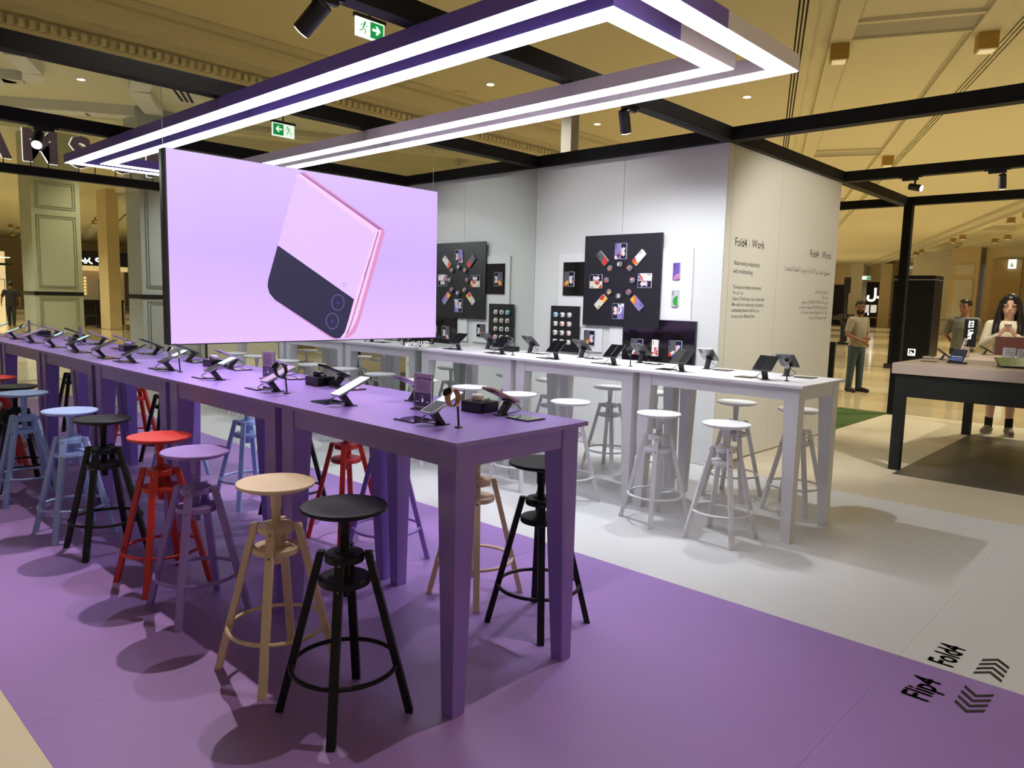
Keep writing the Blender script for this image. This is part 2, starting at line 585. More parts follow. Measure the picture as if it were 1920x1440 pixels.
# exit signs hung from the ceiling
M_green = mat('exit_green', '#0fa050', 0.4, emit=0.55, ecol='#0fa554')
M_exitw = mat('exit_white', '#ffffff', 0.4, emit=0.95, ecol=(0.85, 1, 0.93, 1))
def exit_sign(loc, rz, lab, w=0.42, h=0.22):
    r = thing('exit_sign', lab, 'sign', loc, rz)
    G().box((-w / 2, -0.012, -h), (w / 2, 0.012, 0)).make('panel', M_exitw, r)
    G().box((-w / 2 - 0.02, -0.02, 0.0), (w / 2 + 0.02, 0.02, 0.04)).make('housing', M_black, r)
    G().tube([(0, 0, 0.04), (0, 0, ZC - loc[2])], 0.012, 8).make('hanger', M_black, r)
    g = G().box((0.0, -0.014, -h + 0.02), (w / 2 - 0.015, -0.0125, -0.015))
    g.make('arrow_field', M_green, r)
    y = -0.0165
    G().prism([(0.03, y, -0.115), (0.10, y, -0.115), (0.075, y, -0.15), (0.105, y, -0.15), (0.15, y, -0.1), (0.105, y, -0.05), (0.075, y, -0.05), (0.10, y, -0.085), (0.03, y, -0.085)], (0, 0.002, 0)).make('arrow', M_exitw, r)
    g = G()
    g.ell((-0.075, -0.0135, -0.045), (0.014, 0.002, 0.014), 10, 6)
    for a, b, q in (((-0.085, -0.06), (-0.105, -0.105), .012), ((-0.085, -0.065), (-0.055, -0.09), .006), ((-0.055, -0.09), (-0.03, -0.08), .006), ((-0.095, -0.068), (-0.13, -0.075), .006), ((-0.13, -0.075), (-0.14, -0.1), .006), ((-0.105, -0.105), (-0.07, -0.13), .008), ((-0.07, -0.13), (-0.075, -0.175), .008), ((-0.105, -0.105), (-0.12, -0.14), .008), ((-0.12, -0.14), (-0.16, -0.15), .008)):
        g.tube([(a[0], -0.0135, a[1]), (b[0], -0.0135, b[1])], [q * .7, q * .7], 6)
    g.make('running_figure', M_green, r)
    return r
e1 = exit_sign((-5.95, 3.93, 4.83), math.radians(90), 'green exit sign with running figure and arrow right under the ceiling')
exit_sign((2.75, 5.15, 4.42), math.radians(-90), 'second green exit sign hung behind the stand, seen only in the mirror')

# pale square hanger behind the back wall
G().box((-6.27, 8.0, 0.0), (-6.06, 8.2, ZC)).make('pillar', mat('pale_pillar', '#8e8c92', 0.6), kind='structure')

# ------------------------------------------------------------------ stand: mirror wall, walls, beams
M_mirror = mat('mirror_silver', (0.74, 0.78, 0.735, 1), 0.0, metal=1.0)
M_medge = mat('mirror_edge', '#8fae9f', 0.2)
mr = thing('mirror', 'full-height mirror wall of large panels closing the far end of the tables', 'mirror', (XM, 0, 0))
for a, b in ((-3.6, 0.532), (0.536, 3.046), (3.050, YW - 0.004)):
    G().box((-0.008, a, 0.0), (0.0, b, 2.943)).make('mirror_panel', M_mirror, mr)
    G().box((-0.0075, b - 0.0005, 0.0), (0.0004, b + 0.0035, 2.943)).make('panel_edge', M_medge, mr)
G().box((-0.06, -3.6, 0.0), (-0.0085, YW, 2.943)).make('back_board', M_black, mr)

# back wall (three panels over a core), and the side wall that carries the text
wb = sroot('wall_back')
G().box((XM, YW + 0.02, 0.02), (XW - 0.02, YW + 0.10, 2.943)).make('wall_core', M_joint, wb)
for a, b in ((XM + 0.002, -2.544), (-2.540, XW - 0.001)):
    G().box((a, YW, 0.004), (b, YW + 0.02, 2.943)).make('wall_panel', M_wall, wb)
wr = sroot('wall_right')
G().box((XW - 0.10, YW + 0.10, 0.02), (XW - 0.02, 7.29, 2.943)).make('wall_core', M_joint, wr)
G().box((XW - 0.02, YW + 0.0205, 0.004), (XW, YW + 0.115, 2.943)).make('corner_strip', M_cream, wr)
for a, b in ((YW + 0.119, 5.700), (5.704, 7.305)):
    G().box((XW - 0.02, a, 0.010), (XW, b, 2.943)).make('wall_panel', M_cream, wr)
G().box((XW - 0.12, 7.285, 0.0), (XW - 0.021, 7.305, 2.943)).make('end_panel', M_cream, wr)

B0, B1 = 2.945, 3.06
def beam(name, a, b, w=0.11, m=None, lab=None):
    a, b = Vector(a), Vector(b)
    g = G()
    if abs(a.x - b.x) > abs(a.y - b.y):
        g.box((a.x, a.y - w / 2, B0), (b.x, a.y + w / 2, B1))
    else:
        g.box((a.x - w / 2, a.y, B0), (a.x + w / 2, b.y, B1))
    return struct(g.make(name, M_beam, bev=0.002))
beam('beam', (-3.645, YW - 0.001, 0), (XW - 0.055, YW - 0.001, 0))          # over the back wall
beam('beam', (XW + 0.055, YW - 0.001, 0), (2.0, YW - 0.001, 0))
beam('beam', (XM - 0.001, -3.6, 0), (XM - 0.001, YW + 0.054, 0))            # over the mirror
beam('beam', (XW, -3.6, 0), (XW, 9.825, 0))                                # long middle beam
beam('beam', (XW + 0.055, 7.30, 0), (2.0, 7.30, 0))
beam('beam', (XW + 0.055, 9.77, 0), (2.0, 9.77, 0))
beam('beam', (-4.2, 9.77, 0), (XW - 0.055, 9.77, 0))
beam('beam', (2.06, -3.6, 0), (2.06, 9.825, 0))                             # front beam that carries the letters
def post(x, y, lab):
    o = G().box((x - 0.055, y - 0.055, 0), (x + 0.055, y + 0.055, B0 - 0.001)).make('post', M_beam, bev=0.002)
    o['kind'] = 'structure'
    return o
post(XW + 0.055, 9.77, '')
post(2.06, 9.77, '')
post(2.06, -3.5, '')
# fine slot along the underside of the middle beam
G().box((XW - 0.02, 3.6, B0 - 0.004), (XW + 0.02, 4.45, B0 - 0.0005)).make('trim_3', M_slot, kind='structure')

# back-to-front letters standing on the front beam, read in the mirror
lg = thing('sign_letters', 'dark standing letters with glowing edges on thin pins, read in the mirror', 'sign', (2.06, 0, B1))
M_letter = mat('letter_face', '#8a7680', 0.5)
M_lglow = mat('letter_glow', '#ffffff', 0.4, emit=1.2, ecol=(1, 1, 0.96, 1))
LT = Matrix(((0, 0, 1, 0), (1, 0, 0, 0), (0, 1, 0, 0), (0, 0, 0, 1)))
yy = 0.10
for ch, adv in (('S', .46), ('Λ', .50), ('M', .56), ('S', .46), ('U', .50), ('N', .50), ('G', .5)):
    text_mesh(ch, 0.54, M_letter, 'letter', lg, Matrix.Translation((-0.02, yy, 0.085)) @ LT, weight=0.022, depth=0.02)
    text_mesh(ch, 0.54, M_lglow, 'letter_edge', lg, Matrix.Translation((0.012, yy, 0.085)) @ LT, weight=0.0265, depth=0.008)
    for q in (0.10, 0.30):
        G().tube([(0, yy + q, 0), (0, yy + q, 0.095)], 0.006, 6).make('pin', M_beam, lg)
    yy += adv

# ------------------------------------------------------------------ light frame
ZL0, ZL1 = 2.853, 2.9445
lf = thing('light_frame', 'large double rectangular light frame, half purple and half white, with glowing strips', 'ceiling light')
M_lpurple = mat('lamp_purple', '#7862bd', 0.45)
M_lwhite = mat('lamp_white', '#efe8f2', 0.45)
YS = 1.80
def lring(x1, y0, y1, w, nm):
    x0 = XM + 0.001
    t = 0.006
    # bars: near, far, end; each split at YS into a purple and a white piece
    def bar(a, b, m):
        g = G()
        g.box((a[0], a[1], ZL0 + 0.004), (b[0], b[1], ZL1))
        g.make(nm, m, lf)
    bar((x0, y0), (x1, y0 + w), M_lpurple)
    bar((x0, y1 - w), (x1, y1), M_lwhite)
    bar((x1 - w, y0 + w), (x1, YS), M_lpurple)
    bar((x1 - w, YS), (x1, y1 - w), M_lwhite)
    def led(a, b):
        G().box((a[0], a[1], ZL0), (b[0], b[1], ZL0 + 0.0045)).make('led_strip', M_led, lf)
    led((x0, y0 + t), (x1 - t, y0 + w - t))
    led((x0, y1 - w + t), (x1 - t, y1 - t))
    led((x1 - w + t, y0 + w - t), (x1 - t, y1 - w + t))
lring(-0.04, 0.945, 2.667, 0.135, 'outer_frame')
lring(-0.305, 1.21, 2.402, 0.135, 'inner_frame')
for x, y in ((-1.43, 1.08), (-1.43, 2.53)):
    G().box((x - 0.04, y - 0.3 if y > 2 else y - 0.1, ZL1 - 0.0005), (x + 0.04, y + 0.1 if y > 2 else y + 0.3, B0 - 0.0002)).make('bracket', M_beam, lf)

# ------------------------------------------------------------------ screen on the mirror
M_scr = bpy.data.materials.new('screen_lilac')
M_scr.use_nodes = True
nt = M_scr.node_tree
pb = nt.nodes['Principled BSDF']
pb.inputs['Base Color'].default_value = (0.02, 0.02, 0.02, 1)
pb.inputs['Roughness'].default_value = 0.4
tc = nt.nodes.new('ShaderNodeTexCoord')
sp = nt.nodes.new('ShaderNodeSeparateXYZ')
nt.links.new(tc.outputs['Object'], sp.inputs[0])
rp = nt.nodes.new('ShaderNodeValToRGB')
rp.color_ramp.elements[0].color = lin('#e0b9ff')
rp.color_ramp.elements[0].position = 0.0
rp.color_ramp.elements[1].color = lin('#cbaafc')
rp.color_ramp.elements[1].position = 0.5
e = rp.color_ramp.elements.new(1.0)
e.color = lin('#d3b4ff')
mr_ = nt.nodes.new('ShaderNodeMapRange')
mr_.inputs[1].default_value = 0.0
mr_.inputs[2].default_value = 1.39
nt.links.new(sp.outputs[2], mr_.inputs[0])
nt.links.new(mr_.outputs[0], rp.inputs[0])
nt.links.new(rp.outputs[0], pb.inputs['Emission Color'])
pb.inputs['Emission Strength'].default_value = 1.0

SX = -3.648
sc_ = thing('wall_screen', 'large thin video wall screen on the mirror showing a folded lilac phone', 'screen', (SX, 0.522, 1.116))
SWW, SHH = 2.54, 1.397
G().box((XM - SX + 0.0012, 0.0, 0.0), (-0.002, SWW, SHH)).make('housing', M_black, sc_, bev=0.003)
G().box((-0.0018, 0.012, 0.008), (0.0, SWW - 0.004, SHH - 0.004)).make('display', M_scr, sc_)
# picture on the screen: pixel coordinates of the photograph turned into fractions of the display plane
def em(nm, c, k=1.0):
    return mat('screen_' + nm, '#000000', 0.5, emit=k, ecol=c)
def hom(u, v):
    """bilinear inverse of the screen quad seen in the photograph (perspective-correct by plane intersection)"""
    d = Euler((1.4561, -0.0249, 0.7556)).to_matrix() @ Vector(((u - 960) / 1380.38, -(v - 720) / 1380.38, -1))
    o = Vector((1.8124, -1.6661, 1.5101))
    t = (SX - o.x) / d.x
    p = o + d * t
    return (p.y - 0.522, p.z - 1.116)
def art(nm, m, pts, lay):
    g = G().prism([(0.0004 * lay, *hom(u, v)) for u, v in pts], (0.0004, 0, 0))
    return g.make(nm, m, sc_)
def zp(pts, k=0.25, ox=480, oy=300):
    return [(ox + x * k, oy + y * k) for x, y in pts]
M_pk = em('pink_edge', '#d98fc4')
M_pk2 = em('pink_light', '#f3c6ef')
M_ph = em('phone_body', '#e0bdfc')
M_pd = em('phone_dark', '#2a2647')
M_pd2 = em('lens_ring', '#5d5690')
M_ln = em('line', '#a06aa8')
def arcpts(c, r, a0, a1, n=10):
    return [(c[0] + r * math.cos(math.radians(a0 + (a1 - a0) * i / n)), c[1] + r * math.sin(math.radians(a0 + (a1 - a0) * i / n))) for i in range(n + 1)]
# rear leaf of the folded phone (edge pink), then the front leaf
art('phone_rear_leaf', M_pk, zp([(340, 90), (365, 92), (955, 515), (968, 540), (775, 1215), (745, 1290), (700, 1330), (660, 1335), (900, 540)]), 1)
art('phone_hinge', M_pk2, zp([(308, 112), (345, 98), (925, 505), (940, 530), (760, 1180), (735, 1240), (690, 1310), (640, 1335), (880, 560), (300, 140)]), 2)
art('hinge_line', M_ln, zp([(330, 100), (345, 96), (930, 508), (945, 520), (930, 525), (915, 520)]), 3)
art('hinge_line', M_ln, zp([(912, 540), (922, 535), (722, 1210), (690, 1300), (668, 1325), (712, 1215)]), 3)
art('side_key', M_ln, zp([(852, 735), (862, 733), (818, 880), (808, 878)]), 4)
art('phone_front_leaf', M_ph, zp([(303, 135), (320, 125), (880, 545), (888, 560), (735, 1045), (162, 640)]), 4)
art('phone_edge', M_pk2, zp([(880, 545), (905, 545), (705, 1200), (660, 1310), (600, 1342), (735, 1045), (888, 560)]), 3)
art('phone_cover', M_pd, zp([(162, 640), (735, 1045), (690, 1210), (665, 1290), (630, 1335), (595, 1338), (560, 1325), (140, 1048), (100, 1000), (86, 950), (90, 900)]), 5)
art('phone_bottom_edge', M_pk, zp([(130, 1050), (150, 1058), (565, 1330), (600, 1340), (640, 1334), (600, 1350), (560, 1338)]), 4)
for cx, cy in ((613, 1069), (571, 1208)):
    art('camera_ring', M_pd2, zp([(cx + 50 * math.cos(a * PI / 12), cy + 62 * math.sin(a * PI / 12)) for a in range(24)]), 6)
    art('camera_glass', M_pd, zp([(cx + 43 * math.cos(a * PI / 12), cy + 55 * math.sin(a * PI / 12)) for a in range(24)]), 7)
    art('camera_pupil', em('pupil', '#4a37a8'), zp([(cx + 7 * math.cos(a * PI / 6), cy + 9 * math.sin(a * PI / 6)) for a in range(12)]), 8)
art('flash', em('flash', '#c9b3e6'), zp([(660 + 16 * math.cos(a * PI / 8), 935 + 19 * math.sin(a * PI / 8)) for a in range(16)]), 6)
M_wtext = mat('white_print_glow', '#f0f0f0', 0.5, emit=0.3)  # print also glows, its brightness put into the material
ml = text_mesh('MICRO LED', 0.072, M_wtext, 'mirror_lettering', M=Matrix.Translation((XM + 0.0006, 2.72, 1.035)) @ LT, weight=0.001, sx=0.8)
tag(ml, 'small white lettering MICRO LED on the mirror under the big screen', 'lettering')
ml = G().prism([(XM + 0.0004, 2.745, 1.105), (XM + 0.0004, 2.765, 1.108), (XM + 0.0004, 2.785, 1.105), (XM + 0.0004, 2.765, 1.113)], (0.0006, 0, 0)).make('mirror_emblem', M_wtext)
tag(ml, 'tiny white emblem on the mirror above the small white lettering', 'emblem')

# ------------------------------------------------------------------ track spotlights
def track_spot(loc, d, lab, lit=True, power=0, rail='y', angle=50, length=0.15, rad=0.04, col=COOL, blend=0.5):
    """loc: point on the beam's underside; d: aim"""
    r = thing('track_spotlight', lab, 'spotlight', loc)
    h = (0.16, 0.035) if rail == 'x' else (0.035, 0.16)
    G().box((-h[0] / 2, -h[1] / 2, -0.04), (h[0] / 2, h[1] / 2, 0.0)).make('adapter', M_black, r, bev=0.003)
    h = (0.23, 0.03) if rail == 'x' else (0.03, 0.23)
    G().box((-h[0] / 2, -h[1] / 2, -0.012), (h[0] / 2, h[1] / 2, 0.0)).make('track_clip', M_black, r)
    off = Vector((0.05, 0, 0)) if rail == 'x' else Vector((0, -0.05, 0))
    G().tube([off + Vector((0, 0, -0.035)), off + Vector((0, 0, -0.10))], 0.011, 8).make('stem', M_black, r)
    d = Vector(d).normalized()
    c = off + Vector((0, 0, -0.115))
    a, b = c - d * length * 0.45, c + d * length * 0.55
    auto_smooth(G().tube([a, a + d * 0.004, b], [rad - 0.004, rad, rad], 24).make('head', M_black, r))
    auto_smooth(G().tube([b - d * 0.001, b + d * 0.003], [rad, rad], 24).make('rim', M_silver, r))
    G().tube([b + d * 0.002, b + d * 0.006], [rad - 0.006, rad - 0.006], 20).make('lens', M_lens if lit else M_glossblack, r)
    if power:
        p = Vector(loc) + b + d * 0.012
        l = spot_light(p, p + d, power, angle, blend, col, 0.02)
        l.parent = r
        l.location = p - Vector(loc)
    return r
track_spot((XW, 0.40, B0), (-0.68, -0.30, -0.66), 'black track spotlight under the middle beam beside the exit sign, aimed down and away', True, 95, 'y', 95, 0.17, 0.045)
track_spot((XW, 2.98, B0), (-0.12, 0.42, -0.9), 'black track spotlight hanging upright in front of the white back wall', True, 150, 'y', 125, 0.16)
track_spot((-0.70, 7.30, B0), (0.95, -0.15, -0.25), 'lit track spotlight aimed sideways under the black beam, its lens glowing white', True, 35, 'x', 80, 0.13, 0.036, (1, .93, .8))
track_spot((0.11, 7.30, B0), (0.0, 0.42, -0.9), 'lit track spotlight hanging upright by the top right edge, lens facing down', True, 130, 'x', 80, 0.14, 0.036, (1, .93, .8))

# ------------------------------------------------------------------ bar tables
TL, TW, TH = 1.2285, 0.734, 1.02
def make_table(label, m, loc, L=TL):
    r = thing('bar_table', label, 'table', loc)
    hx, hy = L / 2, TW / 2
    G().box((-hx, -hy, TH - 0.019), (hx, hy, TH)).make('tabletop', m, r, bev=0.0015)
    o = 0.028
    zt = TH - 0.0195
    for sx in (1, -1):
        for sy in (1, -1):
            X, Y = sx * (hx - o), sy * (hy - o)
            wt, wb_ = 0.098, 0.060
            lo = [(X, Y, 0), (X - sx * wb_, Y, 0), (X - sx * wb_, Y - sy * wb_, 0), (X, Y - sy * wb_, 0)]
            z1 = 0.90
            mid = [(X, Y, z1), (X - sx * wt, Y, z1), (X - sx * wt, Y - sy * wt, z1), (X, Y - sy * wt, z1)]
            hi = [(p[0], p[1], zt) for p in mid]
            g = G()
            g.add(lo + mid + hi, [(0, 1, 2, 3), (8, 9, 10, 11)] + [(i, (i + 1) % 4, 4 + (i + 1) % 4, 4 + i) for i in range(4)] + [(4 + i, 4 + (i + 1) % 4, 8 + (i + 1) % 4, 8 + i) for i in range(4)])
            g.make('leg', m, r, bev=0.002)
    i = 0.006
    for sy in (1, -1):
        y = sy * (hy - o - i)
        G().box((-hx + o + 0.099, y, 0.918), (hx - o - 0.099, y - sy * 0.02, zt)).make('apron', m, r)
    for sx in (1, -1):
        x = sx * (hx - o - i)
        G().box((x, -hy + o + 0.099, 0.918), (x - sx * 0.02, hy - o - 0.099, zt)).make('apron', m, r)
    return r
PT = []
pl = ['purple bar table nearest the camera, its free corner in front', 'middle purple bar table of the row of three', 'purple bar table whose end meets the mirror wall']
t0 = make_table(pl[0], M_purple, (-TL / 2, TW / 2, 0))
t0['group'] = 'purple bar tables in a row'
for k in (1, 2):
    dup(t0, (-TL / 2 - k * 1.232, TW / 2, 0), 0, pl[k])
WY0 = 2.858
wl = ['white bar table at the walkway end of the white row', 'middle white bar table of the white row', 'white bar table whose end meets the mirror wall']
w0 = make_table(wl[0], M_white, (0.03 - TL / 2, WY0 + TW / 2, 0), 1.2355)
w0['group'] = 'white bar tables in a row'
for k in (1, 2):
    dup(w0, (0.03 - TL / 2 - k * 1.2385, WY0 + TW / 2, 0), 0, wl[k])

# ------------------------------------------------------------------ screw stools
STOOLS = {}
def make_stool(cname, m, label, loc, rz, seat=0.772, mseat=None):
    r = thing('bar_stool', label, 'stool', loc, rz)
    auto_smooth(G().lathe([(0.05, -0.026), (0.128, -0.022), (0.150, -0.012), (0.1525, -0.004), (0.150, 0.0), (0.143, 0.001), (0.10, -0.0025), (0.0, -0.004)], (0, 0, seat), 48).make('seat', mseat or m, r), 30)
    # threaded spindle
    pf = [(0.017, 0.44)]
    z = 0.44
    while z < seat - 0.11:
        pf += [(0.0165, z), (0.0185, z + 0.003), (0.0165, z + 0.006)]
        z += 0.008
    pf += [(0.021, seat - 0.10), (0.021, seat - 0.06), (0.023, seat - 0.055), (0.023, seat - 0.026)]
    auto_smooth(G().lathe(pf, n=16).make('spindle', m, r), 50)
    auto_smooth(G().lathe([(0.0, 0.572), (0.068, 0.572), (0.070, 0.574), (0.070, 0.598), (0.066, 0.602), (0.034, 0.603), (0.032, 0.610), (0.0, 0.610)], n=32).make('upper_plate', m, r), 30)
    auto_smooth(G().lathe([(0.0, 0.488), (0.088, 0.488), (0.092, 0.492), (0.092, 0.512), (0.088, 0.515), (0.0, 0.515)], n=32).make('lower_plate', m, r), 30)
    auto_smooth(G().ring((0, 0, 0.186), 0.189, 0.0085, 48, 10).make('foot_ring', m, r), 60)
    for k in range(4):
        a = PI / 4 + k * PI / 2
        u = Vector((math.cos(a), math.sin(a), 0))
        w = Vector((-math.sin(a), math.cos(a), 0))
        w1, d1 = 0.0155, 0.0135
        top, bot = u * 0.083 + Vector((0, 0, 0.606)), u * 0.236
        lo = [bot - u * d1 - w * w1, bot + u * d1 - w * w1, bot + u * d1 + w * w1, bot - u * d1 + w * w1]
        hi = [top - u * d1 - w * w1, top + u * d1 - w * w1, top + u * d1 + w * w1, top - u * d1 + w * w1]
        lg_ = G().hexa(lo, hi).make('leg', m, r, bev=0.002)
        for zz in (0.585, 0.50):
            p = u * (0.236 - (0.236 - 0.083) * zz / 0.606 + d1 * 0.98) + Vector((0, 0, zz))
            G().tube([p, p + u * 0.002], 0.005, 8).make('bolt', M_steel, lg_)
    STOOLS[cname] = r
    return r
SM = dict(black=mat('stool_black', '#131315', 0.45, spec=0.3), beige=mat('stool_beige', '#dfc6a8', 0.45), purple=mat('stool_purple', '#9676c4', 0.45), red=mat('stool_red', '#c02a24', 0.45), blue=mat('stool_blue', '#a2b6ec', 0.45), white=M_white)
MS = dict(black=mat('seat_black', '#121218', 0.45, spec=0.25))
def stool(c, x, y, rz, label, grp, seat=0.772):
    key = (c, seat)
    if key in STOOLS:
        o = dup(STOOLS[key], (x, y, 0), rz, label, grp)
    else:
        o = make_stool(key, SM[c], label, (x, y, 0), rz, seat, MS.get(c))
        o['group'] = grp
    return o
g1, g2 = 'coloured stools on the near side of the purple tables', 'coloured stools on the far side of the purple tables'
R = math.radians
for c, x, y, rz, lab in (
        ('black', -0.345, -0.213, 0, 'black screw stool standing closest to the camera, in front of the beige stool'),
        ('beige', -0.80, -0.225, 2, 'beige wooden screw stool between the purple stool and the frontmost black stool'),
        ('purple', -1.565, -0.21, 0, 'purple screw stool beside the red one on the near side of the purple tables'),
        ('red', -2.03, -0.19, 4, 'red screw stool between the black and the purple stool on the near side'),
        ('black', -2.755, -0.225, 0, 'black screw stool between the light blue and the red stool on the near side'),
        ('blue', -3.185, -0.27, 3, 'light blue screw stool standing close in front of the mirror on the near side')):
    stool(c, x, y, R(rz), lab, g1)
for c, x, y, rz, lab in (
        ('black', -0.355, 0.862, 0, 'black screw stool behind the right leg of the nearest purple table'),
        ('beige', -0.81, 0.89, 3, 'beige screw stool half hidden behind the front corner table leg'),
        ('purple', -1.525, 0.87, 0, 'purple screw stool behind the nearest purple table, seen between its legs'),
        ('red', -1.98, 0.90, 2, 'red screw stool behind the purple tables, seen above the beige seat'),
        ('black', -2.63, 0.925, 0, 'black screw stool behind the purple tables towards the mirror'),
        ('blue', -3.115, 0.835, 2, 'light blue screw stool behind the purple tables, against the mirror')):
    stool(c, x, y, R(rz), lab, g2)
g3, g4 = 'white stools along the aisle side of the white tables', 'white stools on the wall side of the white tables'
wnames = ['first', 'second', 'third', 'fourth', 'fifth', 'sixth']
for k, (x, y, rz) in enumerate(((-0.364, 2.676, 0), (-0.88, 2.70, -19), (-1.63, 2.66, -14), (-2.17, 2.665, 8), (-2.75, 2.67, -12), (-3.385, 2.67, 6))):
    stool('white', x, y, R(rz), 'white screw stool on the aisle side, %s from the free table end' % wnames[k], g3, 0.757)
for k, (x, y, rz) in enumerate(((-0.32, 3.72, 0), (-0.815, 3.72, 0), (-1.55, 3.72, 12), (-2.02, 3.715, 0), (-2.72, 3.72, -8), (-3.25, 3.72, 6))):
    stool('white', x, y, R(rz), 'white screw stool on the wall side, %s from the free table end' % wnames[k], g4, 0.757)

# ------------------------------------------------------------------ demo devices on the tables
M_cyan = mat('lit_screen', '#9fd8dc', 0.15, emit=0.75, ecol='#b7e6ea')
M_lilacb = mat('lilac_body_and_reflection', '#c6a9d8', 0.25)
M_pinkb = mat('phone_pink', '#cf9f97', 0.25)
M_greyb = mat('phone_grey', '#4c4c52', 0.3)
def cable(r, pts, rad=0.0022):
    """smooth curve through points"""
    P = [Vector(p) for p in pts]
    out = []
    n = len(P)
    for i in range(n - 1):
        p0, p1, p2, p3 = P[max(i - 1, 0)], P[i], P[i + 1], P[min(i + 2, n - 1)]
        for k in range(6):
            t = k / 6
            out.append(0.5 * ((2 * p1) + (p2 - p0) * t + (2 * p0 - 5 * p1 + 4 * p2 - p3) * t * t + (3 * p1 - p0 - 3 * p2 + p3) * t ** 3))
    out.append(P[-1])
    return G().tube(out, rad, 6)
def phone_stand(loc, rz, label, grp, wide=False):
    r = thing('phone_stand', label, 'phone stand', loc, rz, grp)
    G().box((-0.024, -0.017, 0), (0.024, 0.026, 0.004)).make('foot', M_black, r)
    w = 0.017
    y1, z1 = (-0.040, 0.0515) if not wide else (-0.030, 0.0755)
    G().hexa([(-w, -0.012, 0.004), (w, -0.012, 0.004), (w, 0.012, 0.004), (-w, 0.012, 0.004)], [(-w, y1 - 0.012, z1 - 0.006), (w, y1 - 0.012, z1 - 0.006), (w, y1 + 0.012, z1 + 0.004), (-w, y1 + 0.012, z1 + 0.004)]).make('post', M_black, r, bev=0.002)
    tl = R(23 if not wide else 38)
    M = Matrix.Translation((0, y1, z1 + 0.002)) @ Matrix.Rotation(tl, 4, 'X')
    G().rbox(0.05, 0.04, 0.006, 0.004, M).make('cradle', M_black, r)
    cable(r, [(-0.004, -0.016, 0.004), (-0.03, -0.05, 0.010), (-0.034, -0.085, 0.020), (-0.012, -0.088, 0.034), (0, -0.075, 0.044 if not wide else 0.05)]).make('cable', M_black, r)
    return r, M
def flip_phone(loc, rz, label, scr, body=M_greyb, grp=None):
    """tall folding phone lying on the tilted cradle"""
    r = thing('folding_phone', label, 'phone', loc, rz, grp)
    tl = R(23)
    M = Matrix.Translation((0, 0.008, 0.0815)) @ Matrix.Rotation(tl, 4, 'X')
    W, H, T = 0.074, 0.178, 0.0085
    G().rbox(W, H, T, 0.009, M, z0=0.0015).make('body', body, r, bev=0.0008)
    S = M @ Matrix.Translation((0, 0, 0.0101))
    for sgn, mm in ((-1, scr[0]), (1, scr[1])):
        y0, y1 = (0.0008, H / 2 - 0.004) if sgn > 0 else (-H / 2 + 0.004, -0.0008)
        G().prism([S @ Vector(p) for p in ((-W / 2 + 0.004, y0, 0), (W / 2 - 0.004, y0, 0), (W / 2 - 0.004, y1, 0), (-W / 2 + 0.004, y1, 0))], S.to_3x3() @ Vector((0, 0, 0.0005))).make('screen', mm, r)
    B = M @ Matrix.Translation((0, 0, 0.0012))
    G().prism([B @ Vector(p) for p in ((-W / 2 + 0.005, 0.045, 0), (W / 2 - 0.005, 0.045, 0), (W / 2 - 0.005, H / 2 - 0.006, 0), (-W / 2 + 0.005, H / 2 - 0.006, 0))], B.to_3x3() @ Vector((0, 0, -0.0008))).make('cover_screen', M_glass, r)
    return r
def fold_phone(loc, rz, label, body=M_greyb, grp=None, scr=None):
    r = thing('unfolded_phone', label, 'phone', loc, rz, grp)
    M = Matrix.Translation((0, -0.006, 0.106)) @ Matrix.Rotation(R(38), 4, 'X')
    W, H, T = 0.134, 0.150, 0.0075
    for sx in (-1, 1):
        M2 = M @ Matrix.Translation((sx * W / 4, 0, 0)) @ Matrix.Rotation(-sx * R(2.0), 4, 'Y')
        G().rbox(W / 2 - 0.0006, H, T, 0.006, M2, z0=0.001).make('half', body, r, bev=0.0008)
        M3 = M2 @ Matrix.Translation((0, 0, T + 0.0011))
        G().rbox(W / 2 - 0.003, H - 0.007, 0.0005, 0.004, M3).make('screen', scr or M_glass, r)
    B = M @ Matrix.Translation((0.04, 0.045, 0.0005))
    G().rbox(0.014, 0.046, 0.002, 0.005, B, z0=-0.0022).make('camera_bump', M_device, r)
    return r
def info_plate(loc, rz, label, grp):
    r = thing('info_plate', label, 'plate', loc, rz, grp)
    G().box((-0.062, -0.055, 0), (0.062, 0.055, 0.005)).make('tray', M_device, r, bev=0.001)
    G().box((-0.056, -0.049, 0.005), (0.056, 0.049, 0.0062)).make('glass', M_plate, r)
    return r
def watch_stand(loc, rz, label, grp, strap):
    r = thing('watch_stand', label, 'watch stand', loc, rz, grp)
    auto_smooth(G().lathe([(0.0, 0), (0.016, 0), (0.016, 0.004), (0.013, 0.006), (0.0, 0.006)], n=24).make('foot', M_black, r), 40)
    G().tube([(0, 0, 0.005), (0, -0.006, 0.082), (0, -0.022, 0.090)], 0.0042, 10).make('pole', M_black, r)
    return r
